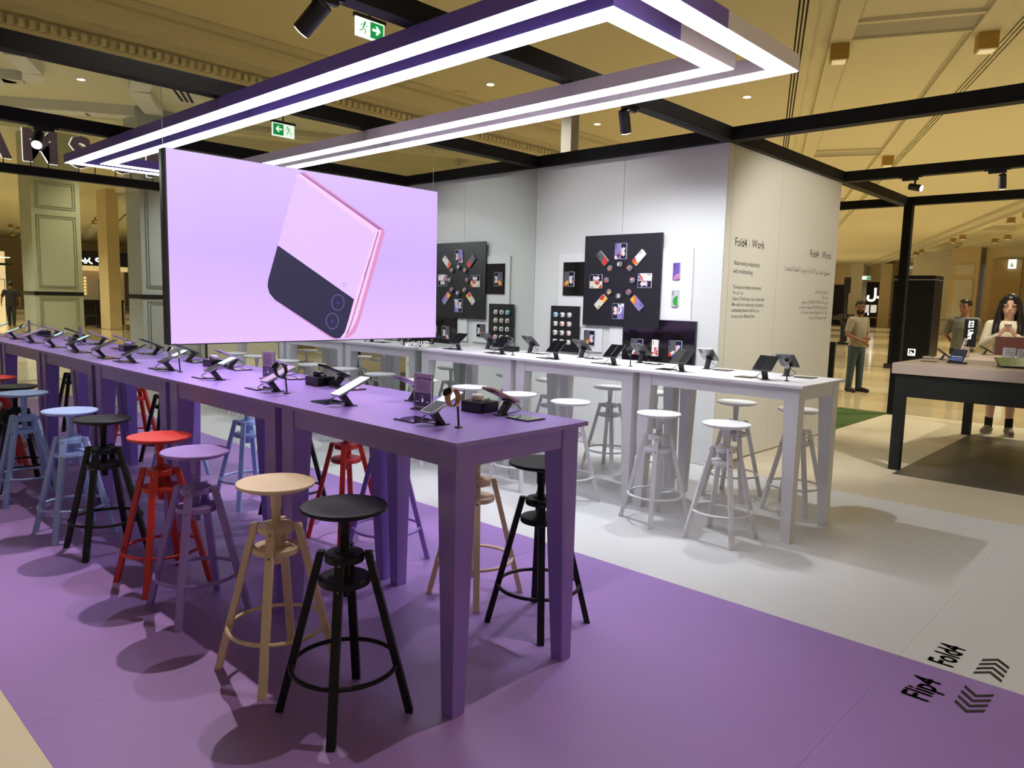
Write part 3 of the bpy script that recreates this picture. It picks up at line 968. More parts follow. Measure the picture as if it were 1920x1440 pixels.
def watch(loc, rz, label, grp, strap, face=None):
    r = thing('smart_watch', label, 'watch', loc, rz, grp)
    # loop of the strap, tilted so that the dial looks up to the user
    c = Vector((0, -0.032, 0.117))
    A = Matrix.Translation(c) @ Matrix.Rotation(R(28), 4, 'X') @ Matrix.Rotation(R(12), 4, 'Z')
    n = 28
    vs, fs = [], []
    for i in range(n):
        a = 2 * PI * i / n
        ry, rz_ = 0.031, 0.032
        for rr, x in ((0, -1), (0, 1), (0.0022, 1), (0.0022, -1)):
            w = 0.0125 - 0.002 * math.cos(a + PI / 2)
            vs.append(A @ Vector((x * w, (ry + rr) * math.cos(a), (rz_ + rr) * math.sin(a))))
    for i in range(n):
        j = (i + 1) % n
        for k in range(4):
            l = (k + 1) % 4
            fs.append((i * 4 + k, j * 4 + k, j * 4 + l, i * 4 + l))
    auto_smooth(G().add(vs, fs).make('strap', strap, r), 50)
    D = A @ Matrix.Translation((0, -0.012, 0.029)) @ Matrix.Rotation(R(22), 4, 'X')
    auto_smooth(G().lathe([(0.0, 0), (0.018, 0), (0.0205, 0.003), (0.0205, 0.008), (0.0195, 0.0095), (0.0, 0.0096)], n=32).xf(D).make('case', strap if strap != M_blackstrap else M_device, r), 40)
    G().lathe([(0.0, 0.0096), (0.0182, 0.0096), (0.0182, 0.0102), (0, 0.0102)], n=32).xf(D).make('dial', M_glass, r)
    G().tube([c + Vector((0, 0, -0.030)), c + Vector((0, 0.01, -0.029))], 0.004, 8).make('clip', M_black, r)
    return r
M_blackstrap = mat('black_strap', '#141416', 0.5)
M_goldstrap = mat('rose_gold_strap', '#c08a63', 0.35, metal=0.35)
M_silverstrap = mat('silver_strap', '#b9b6ba', 0.35, metal=0.3)
def buds_box(loc, rz, label, grp):
    r = thing('display_box', label, 'box', loc, rz, grp)
    G().box((-0.06, -0.055, 0), (0.06, 0.055, 0.046)).make('box', M_device, r, bev=0.0015)
    G().box((-0.056, -0.051, 0.046), (0.056, 0.051, 0.0475)).make('clear_top', mat('box_top', '#3a3a40', 0.1, spec=0.9), r)
    return r
def buds_case(loc, rz, label, grp, m):
    r = thing('earbud_case', label, 'earbud case', loc, rz, grp)
    a = [(x, y) for x, y in rounded(0.05, 0.05, 0.018, 6)]
    g = G()
    lay = [(0.80, 0.0), (0.96, 0.004), (1.0, 0.010), (1.0, 0.016), (0.95, 0.022), (0.80, 0.0265), (0.4, 0.028)]
    vs = []
    for s, z in lay:
        vs += [(x * s, y * s, z) for x, y in a]
    n = len(a)
    fs = [tuple(range(n - 1, -1, -1)), tuple((len(lay) - 1) * n + k for k in range(n))]
    for i in range(len(lay) - 1):
        for k in range(n):
            l = (k + 1) % n
            fs.append((i * n + k, i * n + l, (i + 1) * n + l, (i + 1) * n + k))
    auto_smooth(g.add(vs, fs).make('shell', m, r), 60)
    G().box((-0.006, -0.0262, 0.010), (0.006, -0.0245, 0.0135)).make('catch', M_greyb, r)
    return r
def bud(loc, label, grp, m):
    r = thing('earbud', label, 'earbud', loc, 0, grp)
    auto_smooth(G().ell((0, 0, 0.007), (0.009, 0.007, 0.007), 14, 8).make('shell', m, r), 80)
    auto_smooth(G().ell((0.006, 0.003, 0.011), (0.004, 0.004, 0.004), 10, 6).make('tip', M_silver, r), 80)
    return r
def acrylic_sign(loc, rz, label, grp, pap, low, head, lines):
    r = thing('sign_holder', label, 'sign', loc, rz, grp)
    G().box((-0.055, -0.004, 0.006), (0.055, 0.004, 0.160)).make('acrylic', M_acryl, r)
    G().box((-0.055, -0.025, 0), (0.055, 0.025, 0.006)).make('foot', M_acryl, r)
    G().box((-0.051, -0.0052, 0.012), (0.051, -0.0042, 0.156)).make('paper', pap, r)
    if low:
        G().box((-0.048, -0.0058, 0.016), (0.048, -0.0053, 0.074)).make('picture', low, r)
        text_mesh('Clear', 0.008, M_wtext, 'lettering', r, Matrix.Translation((-0.01, -0.006, 0.058)) @ Matrix.Rotation(PI / 2, 4, 'X'))
        G().box((-0.005, -0.0062, 0.034), (0.005, -0.0059, 0.050)).make('pictogram', M_wtext, r)
        for x in (-0.038, 0.022):
            G().box((x, -0.0062, 0.034), (x + 0.016, -0.0059, 0.036)).make('caption', M_wtext, r)
    text_mesh(head, 0.0105, M_text, 'lettering', r, Matrix.Translation((-0.036, -0.0056, 0.134)) @ Matrix.Rotation(PI / 2, 4, 'X'), weight=0.0003)
    g = G()
    for k in range(lines):
        g.box((-0.036, -0.0058, 0.122 - 0.0075 * k), (-0.036 + (0.072 if k % 3 else 0.055), -0.0054, 0.1245 - 0.0075 * k))
    g.make('text_lines', M_grey_text, r)
    return r
M_paper = mat('sign_paper', '#d9b8dc', 0.5)
M_paperlow = mat('sign_picture', '#6a5283', 0.4)
M_paperw = mat('sign_paper_white', '#cfcad6', 0.5)

tn = ['nearest purple table', 'middle purple table', 'mirror-end purple table']
gst, gph, gpl = 'phone stands on the purple tables', 'folding phones on the purple tables', 'info plates on the purple tables'
def purple_unit(x, y, back, table, side, scr, body, plate=True):
    rz = PI if back else 0
    e = 'aisle edge' if back else 'stool edge'
    z = TH
    lab = '%s of %s, %s' % (e, tn[table], side)
    phone_stand((x, y, z), rz, 'black phone stand at the ' + lab, gst)
    flip_phone((x, y, z), rz, 'opened folding phone at the ' + lab, scr, body, gph)
    if plate:
        px = x - 0.145 if not back else x + 0.135
        info_plate((px, y + (-0.015 if not back else 0.005), z), rz, 'black glass plate at the ' + lab, gpl)
for x, y, back, t, side, scr, body, plate in (
        (-0.314, 0.206, 0, 0, 'by the gold watch', (M_glass, M_cyan), M_silver, 1),
        (-0.937, 0.212, 0, 0, 'by the seam', (M_cyan, M_cyan), M_silver, 1),
        (-0.335, 0.565, 1, 0, 'by the free corner', (M_glass, M_cyan), M_pinkb, 1),
        (-0.898, 0.535, 1, 0, 'behind the sign holder', (M_glass, M_glass), M_lilacb, 1),
        (-1.556, 0.206, 0, 1, 'by the black watch', (M_lilacb, M_lilacb), M_silver, 1),  # lilac reflection put into the colour of both screen halves
        (-2.18, 0.202, 0, 1, 'by the seam', (M_glass, M_cyan), M_silver, 1),
        (-1.562, 0.55, 1, 1, 'by the black earbud case', (M_glass, M_glass), M_device, 1),
        (-2.15, 0.56, 1, 1, 'behind the sign holder', (M_glass, M_glass), M_lilacb, 1),
        (-2.805, 0.196, 0, 2, 'by the silver watch', (M_glass, M_cyan), M_greyb, 1),
        (-3.404, 0.190, 0, 2, 'next to the mirror', (M_glass, M_glass), M_silver, 1),
        (-2.786, 0.552, 1, 2, 'by the lilac earbud case', (M_glass, M_glass), M_lilacb, 1),
        (-3.389, 0.543, 1, 2, 'next to the mirror', (M_glass, M_glass), M_greyb, 1)):
    purple_unit(x, y, back, t, side, scr, body, plate)
M_wbud = mat('bud_white', '#f4ebe2', 0.3)
M_bbud = mat('bud_black', '#1b1b1f', 0.35)
M_lbud = mat('bud_lilac', '#b79bd0', 0.35)
for (wx, wy), st_, t, cn in (((-0.219, 0.212), M_goldstrap, 0, 'gold'), ((-1.457, 0.202), M_blackstrap, 1, 'black'), ((-2.689, 0.196), M_silverstrap, 2, 'silver')):
    watch_stand((wx, wy, TH), 0, 'thin pole holding the %s watch on the %s' % (cn, tn[t]), 'watch stands on the purple tables', st_)
    watch((wx, wy, TH), 0, '%s smart watch looped on its pole on the %s' % (cn, tn[t]), 'watches on the purple tables', st_)
for (bx, by), m, t, cn in (((-0.468, 0.566), M_wbud, 0, 'white'), ((-1.675, 0.528), M_bbud, 1, 'black'), ((-2.934, 0.525), M_lbud, 2, 'lilac')):
    buds_box((bx, by, TH), R(2), 'black box under the %s earbud case on the %s' % (cn, tn[t]), 'display boxes on the purple tables')
    buds_case((bx - 0.012, by - 0.004, TH + 0.0476), R(10), '%s earbud case on its black box on the %s' % (cn, tn[t]), 'earbud cases on the purple tables', m)
    bud((bx + 0.035, by + 0.01, TH + 0.0476), 'rear loose %s earbud on the box of the %s' % (cn, tn[t]), 'loose earbuds on the purple tables', m)
    bud((bx + 0.042, by - 0.02, TH + 0.0476), 'front loose %s earbud on the box of the %s' % (cn, tn[t]), 'loose earbuds on the purple tables', m)
acrylic_sign((-0.652, 0.40, TH), R(6), 'clear upright sign holder with lilac sheet on the nearest purple table', 'sign holders on the purple tables', M_paper, M_paperlow, 'Galaxy Z Flip4 Design', 6)
acrylic_sign((-2.07, 0.44, TH), R(6), 'clear upright sign holder with lilac sheet on the middle purple table', 'sign holders on the purple tables', M_paper, M_paperlow, 'Galaxy Z Flip4', 6)

wn = ['walkway-end white table', 'middle white table', 'mirror-end white table']
gws, gwp, gwl = 'phone stands on the white tables', 'unfolded phones on the white tables', 'info plates on the white tables'
M_whiteplate = mat('pale_plate', '#d8d8dc', 0.12)
def white_unit(x, y, back, t, side, body=M_greyb):
    rz = PI if back else 0
    lab = '%s of %s, %s' % ('wall edge' if back else 'aisle edge', wn[t], side)
    phone_stand((x, y, TH), rz, 'black stand at the ' + lab, gws, True)
    fold_phone((x, y, TH), rz, 'unfolded phone at the ' + lab, body, gwp)
    px = x - 0.15 if not back else x + 0.14
    info_plate((px, y + (0.03 if not back else 0.0), TH), rz, 'thin flat plate at the ' + lab, gwl)
for x, y, back, t, side in (
        (-0.294, 3.05, 0, 0, 'by the silver watch'), (-0.922, 3.05, 0, 0, 'by the seam'), (-1.518, 3.05, 0, 1, 'by the black watch'),
        (-2.10, 3.05, 0, 1, 'by the seam'), (-2.729, 3.05, 0, 2, 'by the grey watch'), (-3.297, 3.05, 0, 2, 'next to the mirror'),
        (-0.315, 3.43, 1, 0, 'behind the silver watch'), (-0.927, 3.42, 1, 0, 'by the seam'), (-1.523, 3.41, 1, 1, 'behind the black watch'),
        (-2.128, 3.41, 1, 1, 'by the seam'), (-2.731, 3.41, 1, 2, 'by the display box'), (-3.286, 3.41, 1, 2, 'next to the mirror')):
    white_unit(x, y, back, t, side, M_silver if (x, back) == (-0.927, 1) else M_greyb)
for (wx, wy), st_, t, cn in (((-0.165, 3.087), M_silverstrap, 0, 'silver'), ((-1.374, 3.06), M_blackstrap, 1, 'black'), ((-2.603, 3.05), mat('grey_strap', '#6d6d73', 0.4), 2, 'grey')):
    watch_stand((wx, wy, TH), 0, 'thin pole holding the %s watch on the %s' % (cn, wn[t]), 'watch stands on the white tables', st_)
    watch((wx, wy, TH), R(14), '%s smart watch looped on its pole on the %s' % (cn, wn[t]), 'watches on the white tables', st_)
buds_box((-2.949, 3.39, TH), 0, 'black display box on the white table at the mirror', 'display boxes on the white tables')
buds_case((-2.955, 3.385, TH + 0.0476), R(8), 'dark earbud case on the black box of the white table', 'earbud cases on the white tables', mat('bud_grey', '#4f4a5a', 0.35))

# ------------------------------------------------------------------ display boards on the back wall
M_board = mat('board_white', '#e2e3e5', 0.4)
M_bblack = mat('board_black', '#16161d', 0.42)
M_bgloss = mat('board_gloss', '#120d12', 0.07, spec=0.6)
def board(name, x0, x1, z0, z1, yf, m, lab, bev=0.0015, grp=None, yb=None):
    o = G().box((x0, yf, z0), (x1, yb or YW - 0.0005, z1)).make(name, m, bev=bev)
    return tag(o, lab, 'display board', grp)
board('display_board', -3.336, -2.94, 1.232, 2.004, 4.524, M_board, 'white wall board left of the big black board, behind the small glossy panel')
board('display_board', -3.01, -2.728, 0.985, 1.228, 4.524, M_board, 'small white wall board carrying one unfolded phone beside the earbud board')
board('display_board', -2.636, -2.455, 0.985, 1.262, 4.524, M_board, 'plain white wall board between the small phone board and the black screen')
board('display_board', -2.10, -1.720, 1.347, 2.026, 4.522, M_board, 'tall white wall board at the right with two upright phones')
board('display_board', -3.262, -2.972, 1.565, 1.916, 4.510, M_bgloss, 'small glossy dark panel with one phone left of the big black board', yb=4.5235)
o = board('display_board', -2.968, -2.040, 1.264, 2.178, 4.4965, M_bblack, 'big black square board with a ring of phones and earbud cases', yb=4.507)
G().box((-2.90, 4.5072, 1.40), (-2.12, YW - 0.0005, 2.08)).make('spacer', M_bblack, o)
o = board('display_board', -3.420, -3.022, 0.962, 1.452, 4.512, M_bblack, 'small black upright board with twelve white earbud cases', yb=4.5235)
G().box((-3.40, 4.5237, 0.98), (-3.04, YW - 0.0005, 1.22)).make('spacer', M_bblack, o)
tv = thing('wall_screen', 'black switched-off screen low on the back wall behind three phones', 'screen', (-2.055, 4.508, 1.138))
G().box((-0.408, 0, -0.208), (0.405, 0.0355, 0.208)).make('housing', M_device, tv, bev=0.002)
G().box((-0.403, -0.0015, -0.203), (0.400, -0.0002, 0.203)).make('display', M_bgloss, tv)

WM = Matrix.Rotation(PI / 2, 4, 'X')
def wroot(name, lab, cat, x, z, y, rot=0.0, grp=None):
    r = thing(name, lab, cat, (x, y, z), 0, grp)
    r.rotation_euler = (WM @ Matrix.Rotation(rot, 4, 'Z')).to_euler()
    return r
NAVY = mat('cover_navy', '#151437', 0.2)
PET = [mat('petal_%d' % i, c, 0.4) for i, c in enumerate(('#8fa8e8', '#f4ece8', '#f2a58c', '#f0d8a0', '#e9b9bd'))]
GR = {k: mat('print_' + k, c, 0.4) for k, c in dict(white='#e9e6e2', lav='#8478b4', grey='#55555d', red='#c8352c', orange='#e8772a', yellow='#e8b32c', wine='#7d2a45', green='#2b9a3c', blue='#2b4aa0', cream='#dcd6c4', lime='#86b82c', pink='#e29aa0', violet='#6a4fae', silver='#b9bcc0').items()}
def petals(par, cx, cy, s, z):
    k = 0
    for a, L, w, pm in ((62, .62, .15, 0), (40, .72, .12, 1), (20, .5, .10, 0), (-12, .52, .14, 1), (-34, .72, .13, 4), (-58, .66, .12, 1), (85, .5, .10, 2), (-82, .45, .1, 2)):
        a = math.radians(a)
        u = Vector((math.cos(a), math.sin(a), 0))
        w_ = Vector((-u.y, u.x, 0))
        c = Vector((cx, cy, z + 0.00004 * k))
        pts = [c + u * (L * s * t) + w_ * (w * s * math.sin(PI * min(1, t * 1.02)) * sg) for sg, ts in ((1, (0, .25, .5, .75, 1)), (-1, (.75, .5, .25))) for t in ts]
        G().prism(pts, (0, 0, 0.00025)).make('petal', PET[pm], par)
        k += 1
def sector(par, cx, cy, r0, r1, a0, a1, m, z, clip):
    """ring sector cut to the rectangle clip=(x0,y0,x1,y1)"""
    n = 10
    pts = [(cx + r1 * math.cos(math.radians(a0 + (a1 - a0) * i / n)), cy + r1 * math.sin(math.radians(a0 + (a1 - a0) * i / n))) for i in range(n + 1)]
    if r0 > 0:
        pts += [(cx + r0 * math.cos(math.radians(a1 + (a0 - a1) * i / n)), cy + r0 * math.sin(math.radians(a1 + (a0 - a1) * i / n))) for i in range(n + 1)]
    else:
        pts.append((cx, cy))
    pts = [(min(max(x, clip[0]), clip[2]), min(max(y, clip[1]), clip[3])) for x, y in pts]
    G().prism([(x, y, z) for x, y in pts], (0, 0, 0.0003)).make('print', m, par)
def lenses(par, x, y, z):
    for k in range(3):
        G().lathe([(0.0, z), (0.0055, z), (0.0048, z + 0.0012), (0.0, z + 0.0013)], (x, y - 0.015 * k, 0), 12).make('camera_lens', M_glossblack, par)
def wall_fold(x, z, lab, base, arcs, rot=0.0, y=4.5, grp=None):
    r = wroot('unfolded_phone', lab, 'phone', x, z, y, rot, grp)
    T = 0.011
    W, H = 0.142, 0.158
    G().rbox(W / 2 - 0.001, H, T, 0.008, Matrix.Translation((-W / 4, 0, 0))).make('back_half', GR[base], r, bev=0.001)
    G().rbox(W / 2 - 0.001, H, T, 0.008, Matrix.Translation((W / 4, 0, 0))).make('cover_half', GR['silver'], r, bev=0.001)
    G().box((-0.002, -H / 2 + 0.002, 0.001), (0.002, H / 2 - 0.002, T + 0.001)).make('hinge', GR['grey'] if base == 'grey' else GR['silver'], r)
    G().rbox(W / 2 - 0.008, H - 0.008, 0.0005, 0.005, Matrix.Translation((W / 4, 0, T))).make('cover_screen', NAVY, r)
    cl = (0.005, -H / 2 + 0.006, W / 2 - 0.005, H / 2 - 0.006)
    petals(r, 0.012, -0.005, 0.085, T + 0.0006)
    lenses(r, -W / 2 + 0.014, H / 2 - 0.016, T)
    c2 = (-W / 2 + 0.002, -H / 2 + 0.002, -0.003, H / 2)
    for k, (cx, cy, r0, r1, a0, a1, cn) in enumerate(arcs):
        sector(r, cx, cy, r0, r1, a0, a1, GR[cn], T + 0.0002 + 0.0002 * k, c2)
    return r
def wall_bar(x, z, lab, base, arcs, rot=0.0, y=4.5, grp=None):
    r = wroot('folded_phone', lab, 'phone', x, z, y, rot, grp)
    W, H, T = 0.070, 0.160, 0.016
    G().rbox(W, H, T, 0.007).make('body', GR[base], r, bev=0.001)
    G().box((W / 2 - 0.0005, -H / 2 + 0.006, 0.002), (W / 2 + 0.0035, H / 2 - 0.006, T - 0.002)).make('hinge', GR['silver'], r)
    lenses(r, -W / 2 + 0.015, H / 2 - 0.016, T)
    c2 = (-W / 2 + 0.002, -H / 2 + 0.002, W / 2 - 0.002, H / 2)
    for k, (cx, cy, r0, r1, a0, a1, cn) in enumerate(arcs):
        sector(r, cx, cy, r0, r1, a0, a1, GR[cn], T + 0.0002 + 0.0002 * k, c2)
    return r
gr_ = 'phones in the ring on the big black board'
CX, CZ, YB = -2.512, 1.725, 4.496
wall_fold(CX, CZ + 0.287, 'unfolded lavender phone at twelve o clock of the board ring', 'lav', [(-.0, -.08, .03, .062, 90, 180, 'wine'), (-.07, -.078, 0, .036, 0, 90, 'white')], 0, YB, gr_)
wall_fold(CX + 0.296, CZ - 0.003, 'unfolded white phone at three o clock of the board ring', 'white', [(-.0, -.079, .042, .062, 90, 180, 'red'), (-.0, -.079, .018, .036, 90, 180, 'blue'), (-.07, -.079, 0, .028, 0, 90, 'violet')], -PI / 2, YB, gr_)
wall_fold(CX - 0.003, CZ - 0.309, 'unfolded lavender phone at six o clock of the board ring', 'lav', [(-.0, -.02, .030, .048, 90, 270, 'white'), (-.07, -.078, 0, .036, 0, 90, 'white')], PI, YB, gr_)
wall_fold(CX - 0.294, CZ - 0.012, 'unfolded cream phone at nine o clock of the board ring', 'cream', [(-.0, -.02, .0, .034, 90, 270, 'red'), (-.07, -.078, 0, .036, 0, 90, 'red')], PI / 2, YB, gr_)
for a, base, arcs, lab in ((45, 'grey', [(-.035, -.08, 0, .05, 0, 90, 'orange'), (.035, -.08, .02, .075, 90, 180, 'red')], 'dark phone with a red print at half past ten of the ring'),
                           (-45, 'white', [(-.035, -.08, 0, .052, 0, 90, 'red'), (.035, -.08, 0, .045, 90, 180, 'orange')], 'white phone with red and orange print at half past one of the ring'),
                           (135, 'cream', [(-.035, -.08, 0, .06, 0, 90, 'yellow'), (.035, -.05, 0, .04, 90, 270, 'red')], 'cream phone with yellow and red print at half past seven of the ring'),
                           (-135, 'lav', [(.035, -.08, 0, .072, 90, 180, 'orange'), (.035, -.08, 0, .045, 90, 180, 'yellow')], 'lavender phone with orange print at half past four of the ring')):
    aa = math.radians(a)
    wall_bar(CX - 0.312 * math.sin(aa), CZ + 0.312 * math.cos(aa), lab, base, arcs, aa, YB, gr_)
def wall_case(x, z, lab, m, pm, rot=0.0, grp=None, y=4.5, s=1.0):
    r = wroot('earbud_case', lab, 'earbud case', x, z, y, rot, grp)
    a = rounded(0.05 * s, 0.05 * s, 0.018 * s, 4)
    g = G()
    lay = [(0.90, 0.0), (1.0, 0.006), (1.0, 0.014), (0.93, 0.021), (0.75, 0.0255), (0.3, 0.027)]
    n = len(a)
    vs = []
    for q, zz in lay:
        vs += [(px * q, py * q, zz * s) for px, py in a]
    fs = [tuple(range(n - 1, -1, -1)), tuple((len(lay) - 1) * n + k for k in range(n))]
    for i in range(len(lay) - 1):
        for k in range(n):
            l = (k + 1) % n
            fs.append((i * n + k, i * n + l, (i + 1) * n + l, (i + 1) * n + k))
    auto_smooth(g.add(vs, fs).make('shell', m, r), 60)
    z = 0.0262 * s
    G().prism([(px, py, z) for px, py in ((-.016 * s, -.012 * s), (-.002 * s, -.014 * s), (-.002 * s, .012 * s), (-.016 * s, .010 * s))], (0, 0, 0.0012)).make('print', pm, r)
    return r
gc = 'earbud cases in the ring on the big black board'
M_clear = mat('case_clear_dark', '#77747e', 0.15)
cols = ['white', 'orange', 'pink', 'red', 'white', 'yellow', 'red', 'orange']
clock = ['twelve', 'half past one', 'three', 'half past four', 'six', 'half past seven', 'nine', 'half past ten']
for k in range(8):
    a = -k * PI / 4
    rr = 0.158 if k % 2 == 0 else 0.168
    wall_case(CX - rr * math.sin(a), CZ + rr * math.cos(a), 'dark printed earbud case at %s of the board ring' % clock[k], M_clear, GR[cols[k]], a, gc, YB, 1.18)
gb_ = 'white earbud cases on the small black board'
pm = [['blue', 'grey', 'violet'], ['grey', 'red', 'red'], ['grey', 'grey', 'red'], ['grey', 'grey', 'red']]
rn, cn_ = ['top', 'second', 'third', 'bottom'], ['left', 'middle', 'right']
M_case = mat('case_white', '#e6e2dc', 0.3)
M_caseb = mat('case_blue', '#a9d3e6', 0.3)
for i in range(4):
    for j in range(3):
        wall_case(-3.340 + 0.095 * j, 1.356 - 0.0968 * i, 'white earbud case in the %s row, %s column of the board' % (rn[i], cn_[j]), M_caseb if (i, j) == (0, 0) else M_case, GR[pm[i][j]] if pm[i][j] != 'grey' else M_device, 0, gb_, 4.5115, 1.08)
wall_fold(-3.175, 1.737, 'unfolded grey phone with yellow print on the small glossy dark panel', 'grey', [(-.0, -.079, .03, .064, 90, 180, 'yellow'), (-.07, -.078, 0, .036, 0, 90, 'red')], 0, 4.5095)
wall_fold(-2.886, 1.128, 'unfolded dark phone with green and yellow print on the small white board', 'grey', [(-.0, -.079, .045, .066, 90, 180, 'orange'), (-.0, -.079, .025, .045, 90, 180, 'yellow'), (-.07, -.078, 0, .045, 0, 90, 'green')], 0, 4.5235)
wall_bar(-1.883, 1.810, 'violet phone with arc print, upper one on the tall white board', 'violet', [(.035, -.08, .042, .058, 90, 180, 'pink'), (.035, -.08, .018, .034, 90, 180, 'pink')], 0, 4.5215)
wall_bar(-1.886, 1.556, 'silver phone with green half disc, lower one on the tall white board', 'silver', [(.033, -.025, 0, .05, 90, 270, 'green')], 0, 4.5215)
wall_fold(-2.281, 1.074, 'unfolded grey phone with red arcs, left before the black screen', 'grey', [(-.0, -.079, .034, .056, 90, 180, 'white'), (-.0, -.079, 0, .030, 90, 180, 'red')], 0, 4.506)
wall_bar(-2.068, 1.074, 'white phone with red flower print before the black screen', 'white', [(.0, -.04, 0, .045, 60, 100, 'red'), (.0, -.04, 0, .04, 180, 230, 'red'), (.0, -.04, 0, .04, 300, 350, 'red'), (.0, -.04, 0, .035, 0, 40, 'red')], 0, 4.506)
wall_fold(-1.848, 1.080, 'unfolded dark phone with blue arcs, right before the black screen', 'grey', [(-.0, -.079, .034, .06, 90, 180, 'white'), (-.0, -.079, .012, .034, 90, 180, 'blue'), (-.07, -.078, 0, .04, 0, 90, 'red')], 0, 4.506)

# ------------------------------------------------------------------ writing on the cream side wall
def wtxt(body, y, z, size, sx, lab, m=M_text, wgt=0.0, align='LEFT'):
    o = text_mesh(body, size, m, 'wall_lettering', M=Matrix.Translation((XW + 0.0006, y, z)) @ LT, weight=wgt, align=align, sx=sx)
    return tag(o, lab, 'lettering')
wtxt('Fold4', 4.752, 2.052, 0.112, 0.98, 'black heading Fold4 at the left of the cream wall', wgt=0.0005)
wtxt('|', 5.045, 2.052, 0.105, 0.6, 'thin grey bar between the two heading words, left text block', M_grey_text)
wtxt('Work', 5.105, 2.058, 0.112, 0.98, 'black heading Work beside the thin bar, left text block', wgt=0.0005)
wtxt('Next-level productivity', 4.757, 1.878, 0.064, 0.90, 'black subheading line ending in productivity', wgt=0.0003)
wtxt('with multitasking', 4.757, 1.803, 0.064, 0.90, 'black subheading line with multitasking')
for k, (t, z) in enumerate((('Thinking about higher productivity?', 1.662), ('We are, too.', 1.608), ('Galaxy Z Fold4 takes it up a notch with', 1.552), ('Microsoft and a wide array of powerful', 1.498), ('multitasking features built for you.', 1.444), ('Increase your efficiency here.', 1.388))):
    wtxt(t, 4.766, z, 0.0475, 0.89, 'small black text line reading %s' % ' '.join(t.split()[:4]).lower().replace('galaxy z fold4 takes', 'takes it up a notch').replace('microsoft and a wide', 'a wide array of powerful'), wgt=0.0002)
wtxt('Fold4', 6.520, 2.054, 0.112, 0.98, 'black heading Fold4 at the right of the cream wall', wgt=0.0005)
wtxt('|', 6.812, 2.054, 0.105, 0.6, 'thin grey bar between the two heading words, right text block', M_grey_text)
wtxt('Work', 6.872, 2.058, 0.112, 0.98, 'black heading Work beside the thin bar, right text block', wgt=0.0005)
wtxt(arabic('مستوى جديد من الإنتاجية مع ميزة المهام المتعددة'), 7.150, 1.880, 0.078, 0.82, 'black Arabic subheading line under the right heading', align='RIGHT')
for k, (t, z) in enumerate((('هل تفكر بإنتاجية أعلى', 1.664), ('ونحن أيضا', 1.606), ('يرتقي هاتف Galaxy Z Fold4 إلى مستوى', 1.548), ('رائع مع برامج Microsoft ومجموعة واسعة من', 1.490), ('ميزات تعدد المهام المصممة خصيصا لك', 1.432), ('ارفع مستوى كفاءتك من هنا', 1.374))):
    wtxt(arabic(t), 7.143, z, 0.055, 0.86, 'small Arabic text line, %s of six in the right block' % ('first', 'second', 'third', 'fourth', 'fifth', 'last')[k], align='RIGHT')

# ------------------------------------------------------------------ dark demo table to the right
dt = thing('demo_table', 'long dark table with a thick pale wood top on the grey floor at right', 'table', (0.66, 7.26, 0))
M_wood = mat('pale_wood', '#a6958a', 0.45, noise=0.12, nscale=14)
hx, hy = 0.95, 1.50
G().box((-hx, -hy, 0.912), (hx, hy, 1.01)).make('tabletop', M_wood, dt, bev=0.003)
for sy in (-1, 1):
    G().box((-hx + 0.03, sy * (hy - 0.03), 0.70), (hx - 0.03, sy * (hy - 0.075), 0.9115)).make('apron', M_dark, dt)
for sx in (-1, 1):
    G().box((sx * (hx - 0.031), -hy + 0.031, 0.735), (sx * (hx - 0.075), hy - 0.031, 0.9115)).make('apron', M_dark, dt)
    for sy in (-1, 1):
        G().box((sx * (hx - 0.029), sy * (hy - 0.029), 0), (sx * (hx - 0.119), sy * (hy - 0.119), 0.9118)).make('leg', M_dark, dt, bev=0.003)
ZT = 1.01
sg = thing('table_sign', 'black upright sign with glowing sideways lettering on the dark table', 'sign', (-0.255, 8.60, ZT), R(8))
G().box((-0.05, -0.05, 0), (0.05, 0.05, 0.006)).make('foot', M_black, sg)
G().box((-0.012, -0.006, 0.006), (0.012, 0.006, 0.07)).make('stem', M_black, sg)
G().box((-0.066, -0.02, 0.065), (0.066, 0.02, 0.40)).make('panel', M_device, sg, bev=0.002)
M_glowtext = mat('glow_text', '#ffffff', 0.4, emit=1.3, ecol=(1, 1, 0.82, 1))
text_mesh('S22 Ultra', 0.074, M_glowtext, 'lettering', sg, Matrix.Translation((-0.022, -0.0205, 0.382)) @ Matrix.Rotation(PI / 2, 4, 'X') @ Matrix.Rotation(-PI / 2, 4, 'Z'), weight=0.0015, sx=0.80)
def mini_phone(loc, rz, lab, W=0.075, H=0.16, tilt=35, m=M_device, scr=M_glass, lift=0.055, grp=None):
    r = thing('display_phone', lab, 'phone', loc, rz, grp)
    G().box((-0.03, -0.02, 0), (0.03, 0.03, 0.004)).make('foot', M_black, r)
    G().hexa([(-.014, .0, .004), (.014, .0, .004), (.014, .02, .004), (-.014, .02, .004)], [(-.014, -.025, lift), (.014, -.025, lift), (.014, -.008, lift), (-.014, -.008, lift)]).make('post', M_black, r)
    M = Matrix.Translation((0, -0.016, lift + 0.004)) @ Matrix.Rotation(R(tilt), 4, 'X')
    G().rbox(W, H, 0.008, 0.008, M).make('body', m, r, bev=0.001)
    G().rbox(W - 0.007, H - 0.007, 0.0006, 0.006, M @ Matrix.Translation((0, 0, 0.0081))).make('screen', scr, r)
    return r
mini_phone((-0.10, 6.72, ZT), PI * 0.5, 'phone on slanted stand, first from the corner of the dark table')
mini_phone((-0.08, 7.22, ZT), PI * 0.5, 'phone on slanted stand, second from the corner of the dark table')
mini_phone((-0.02, 8.25, ZT), PI * 0.5, 'phone on a stand beside the black upright sign on the dark table', tilt=30)
fd = thing('unfolded_phone', 'unfolded phone propped on a black block, lit icons on its screen', 'phone', (0.13, 6.27, ZT), R(-26))
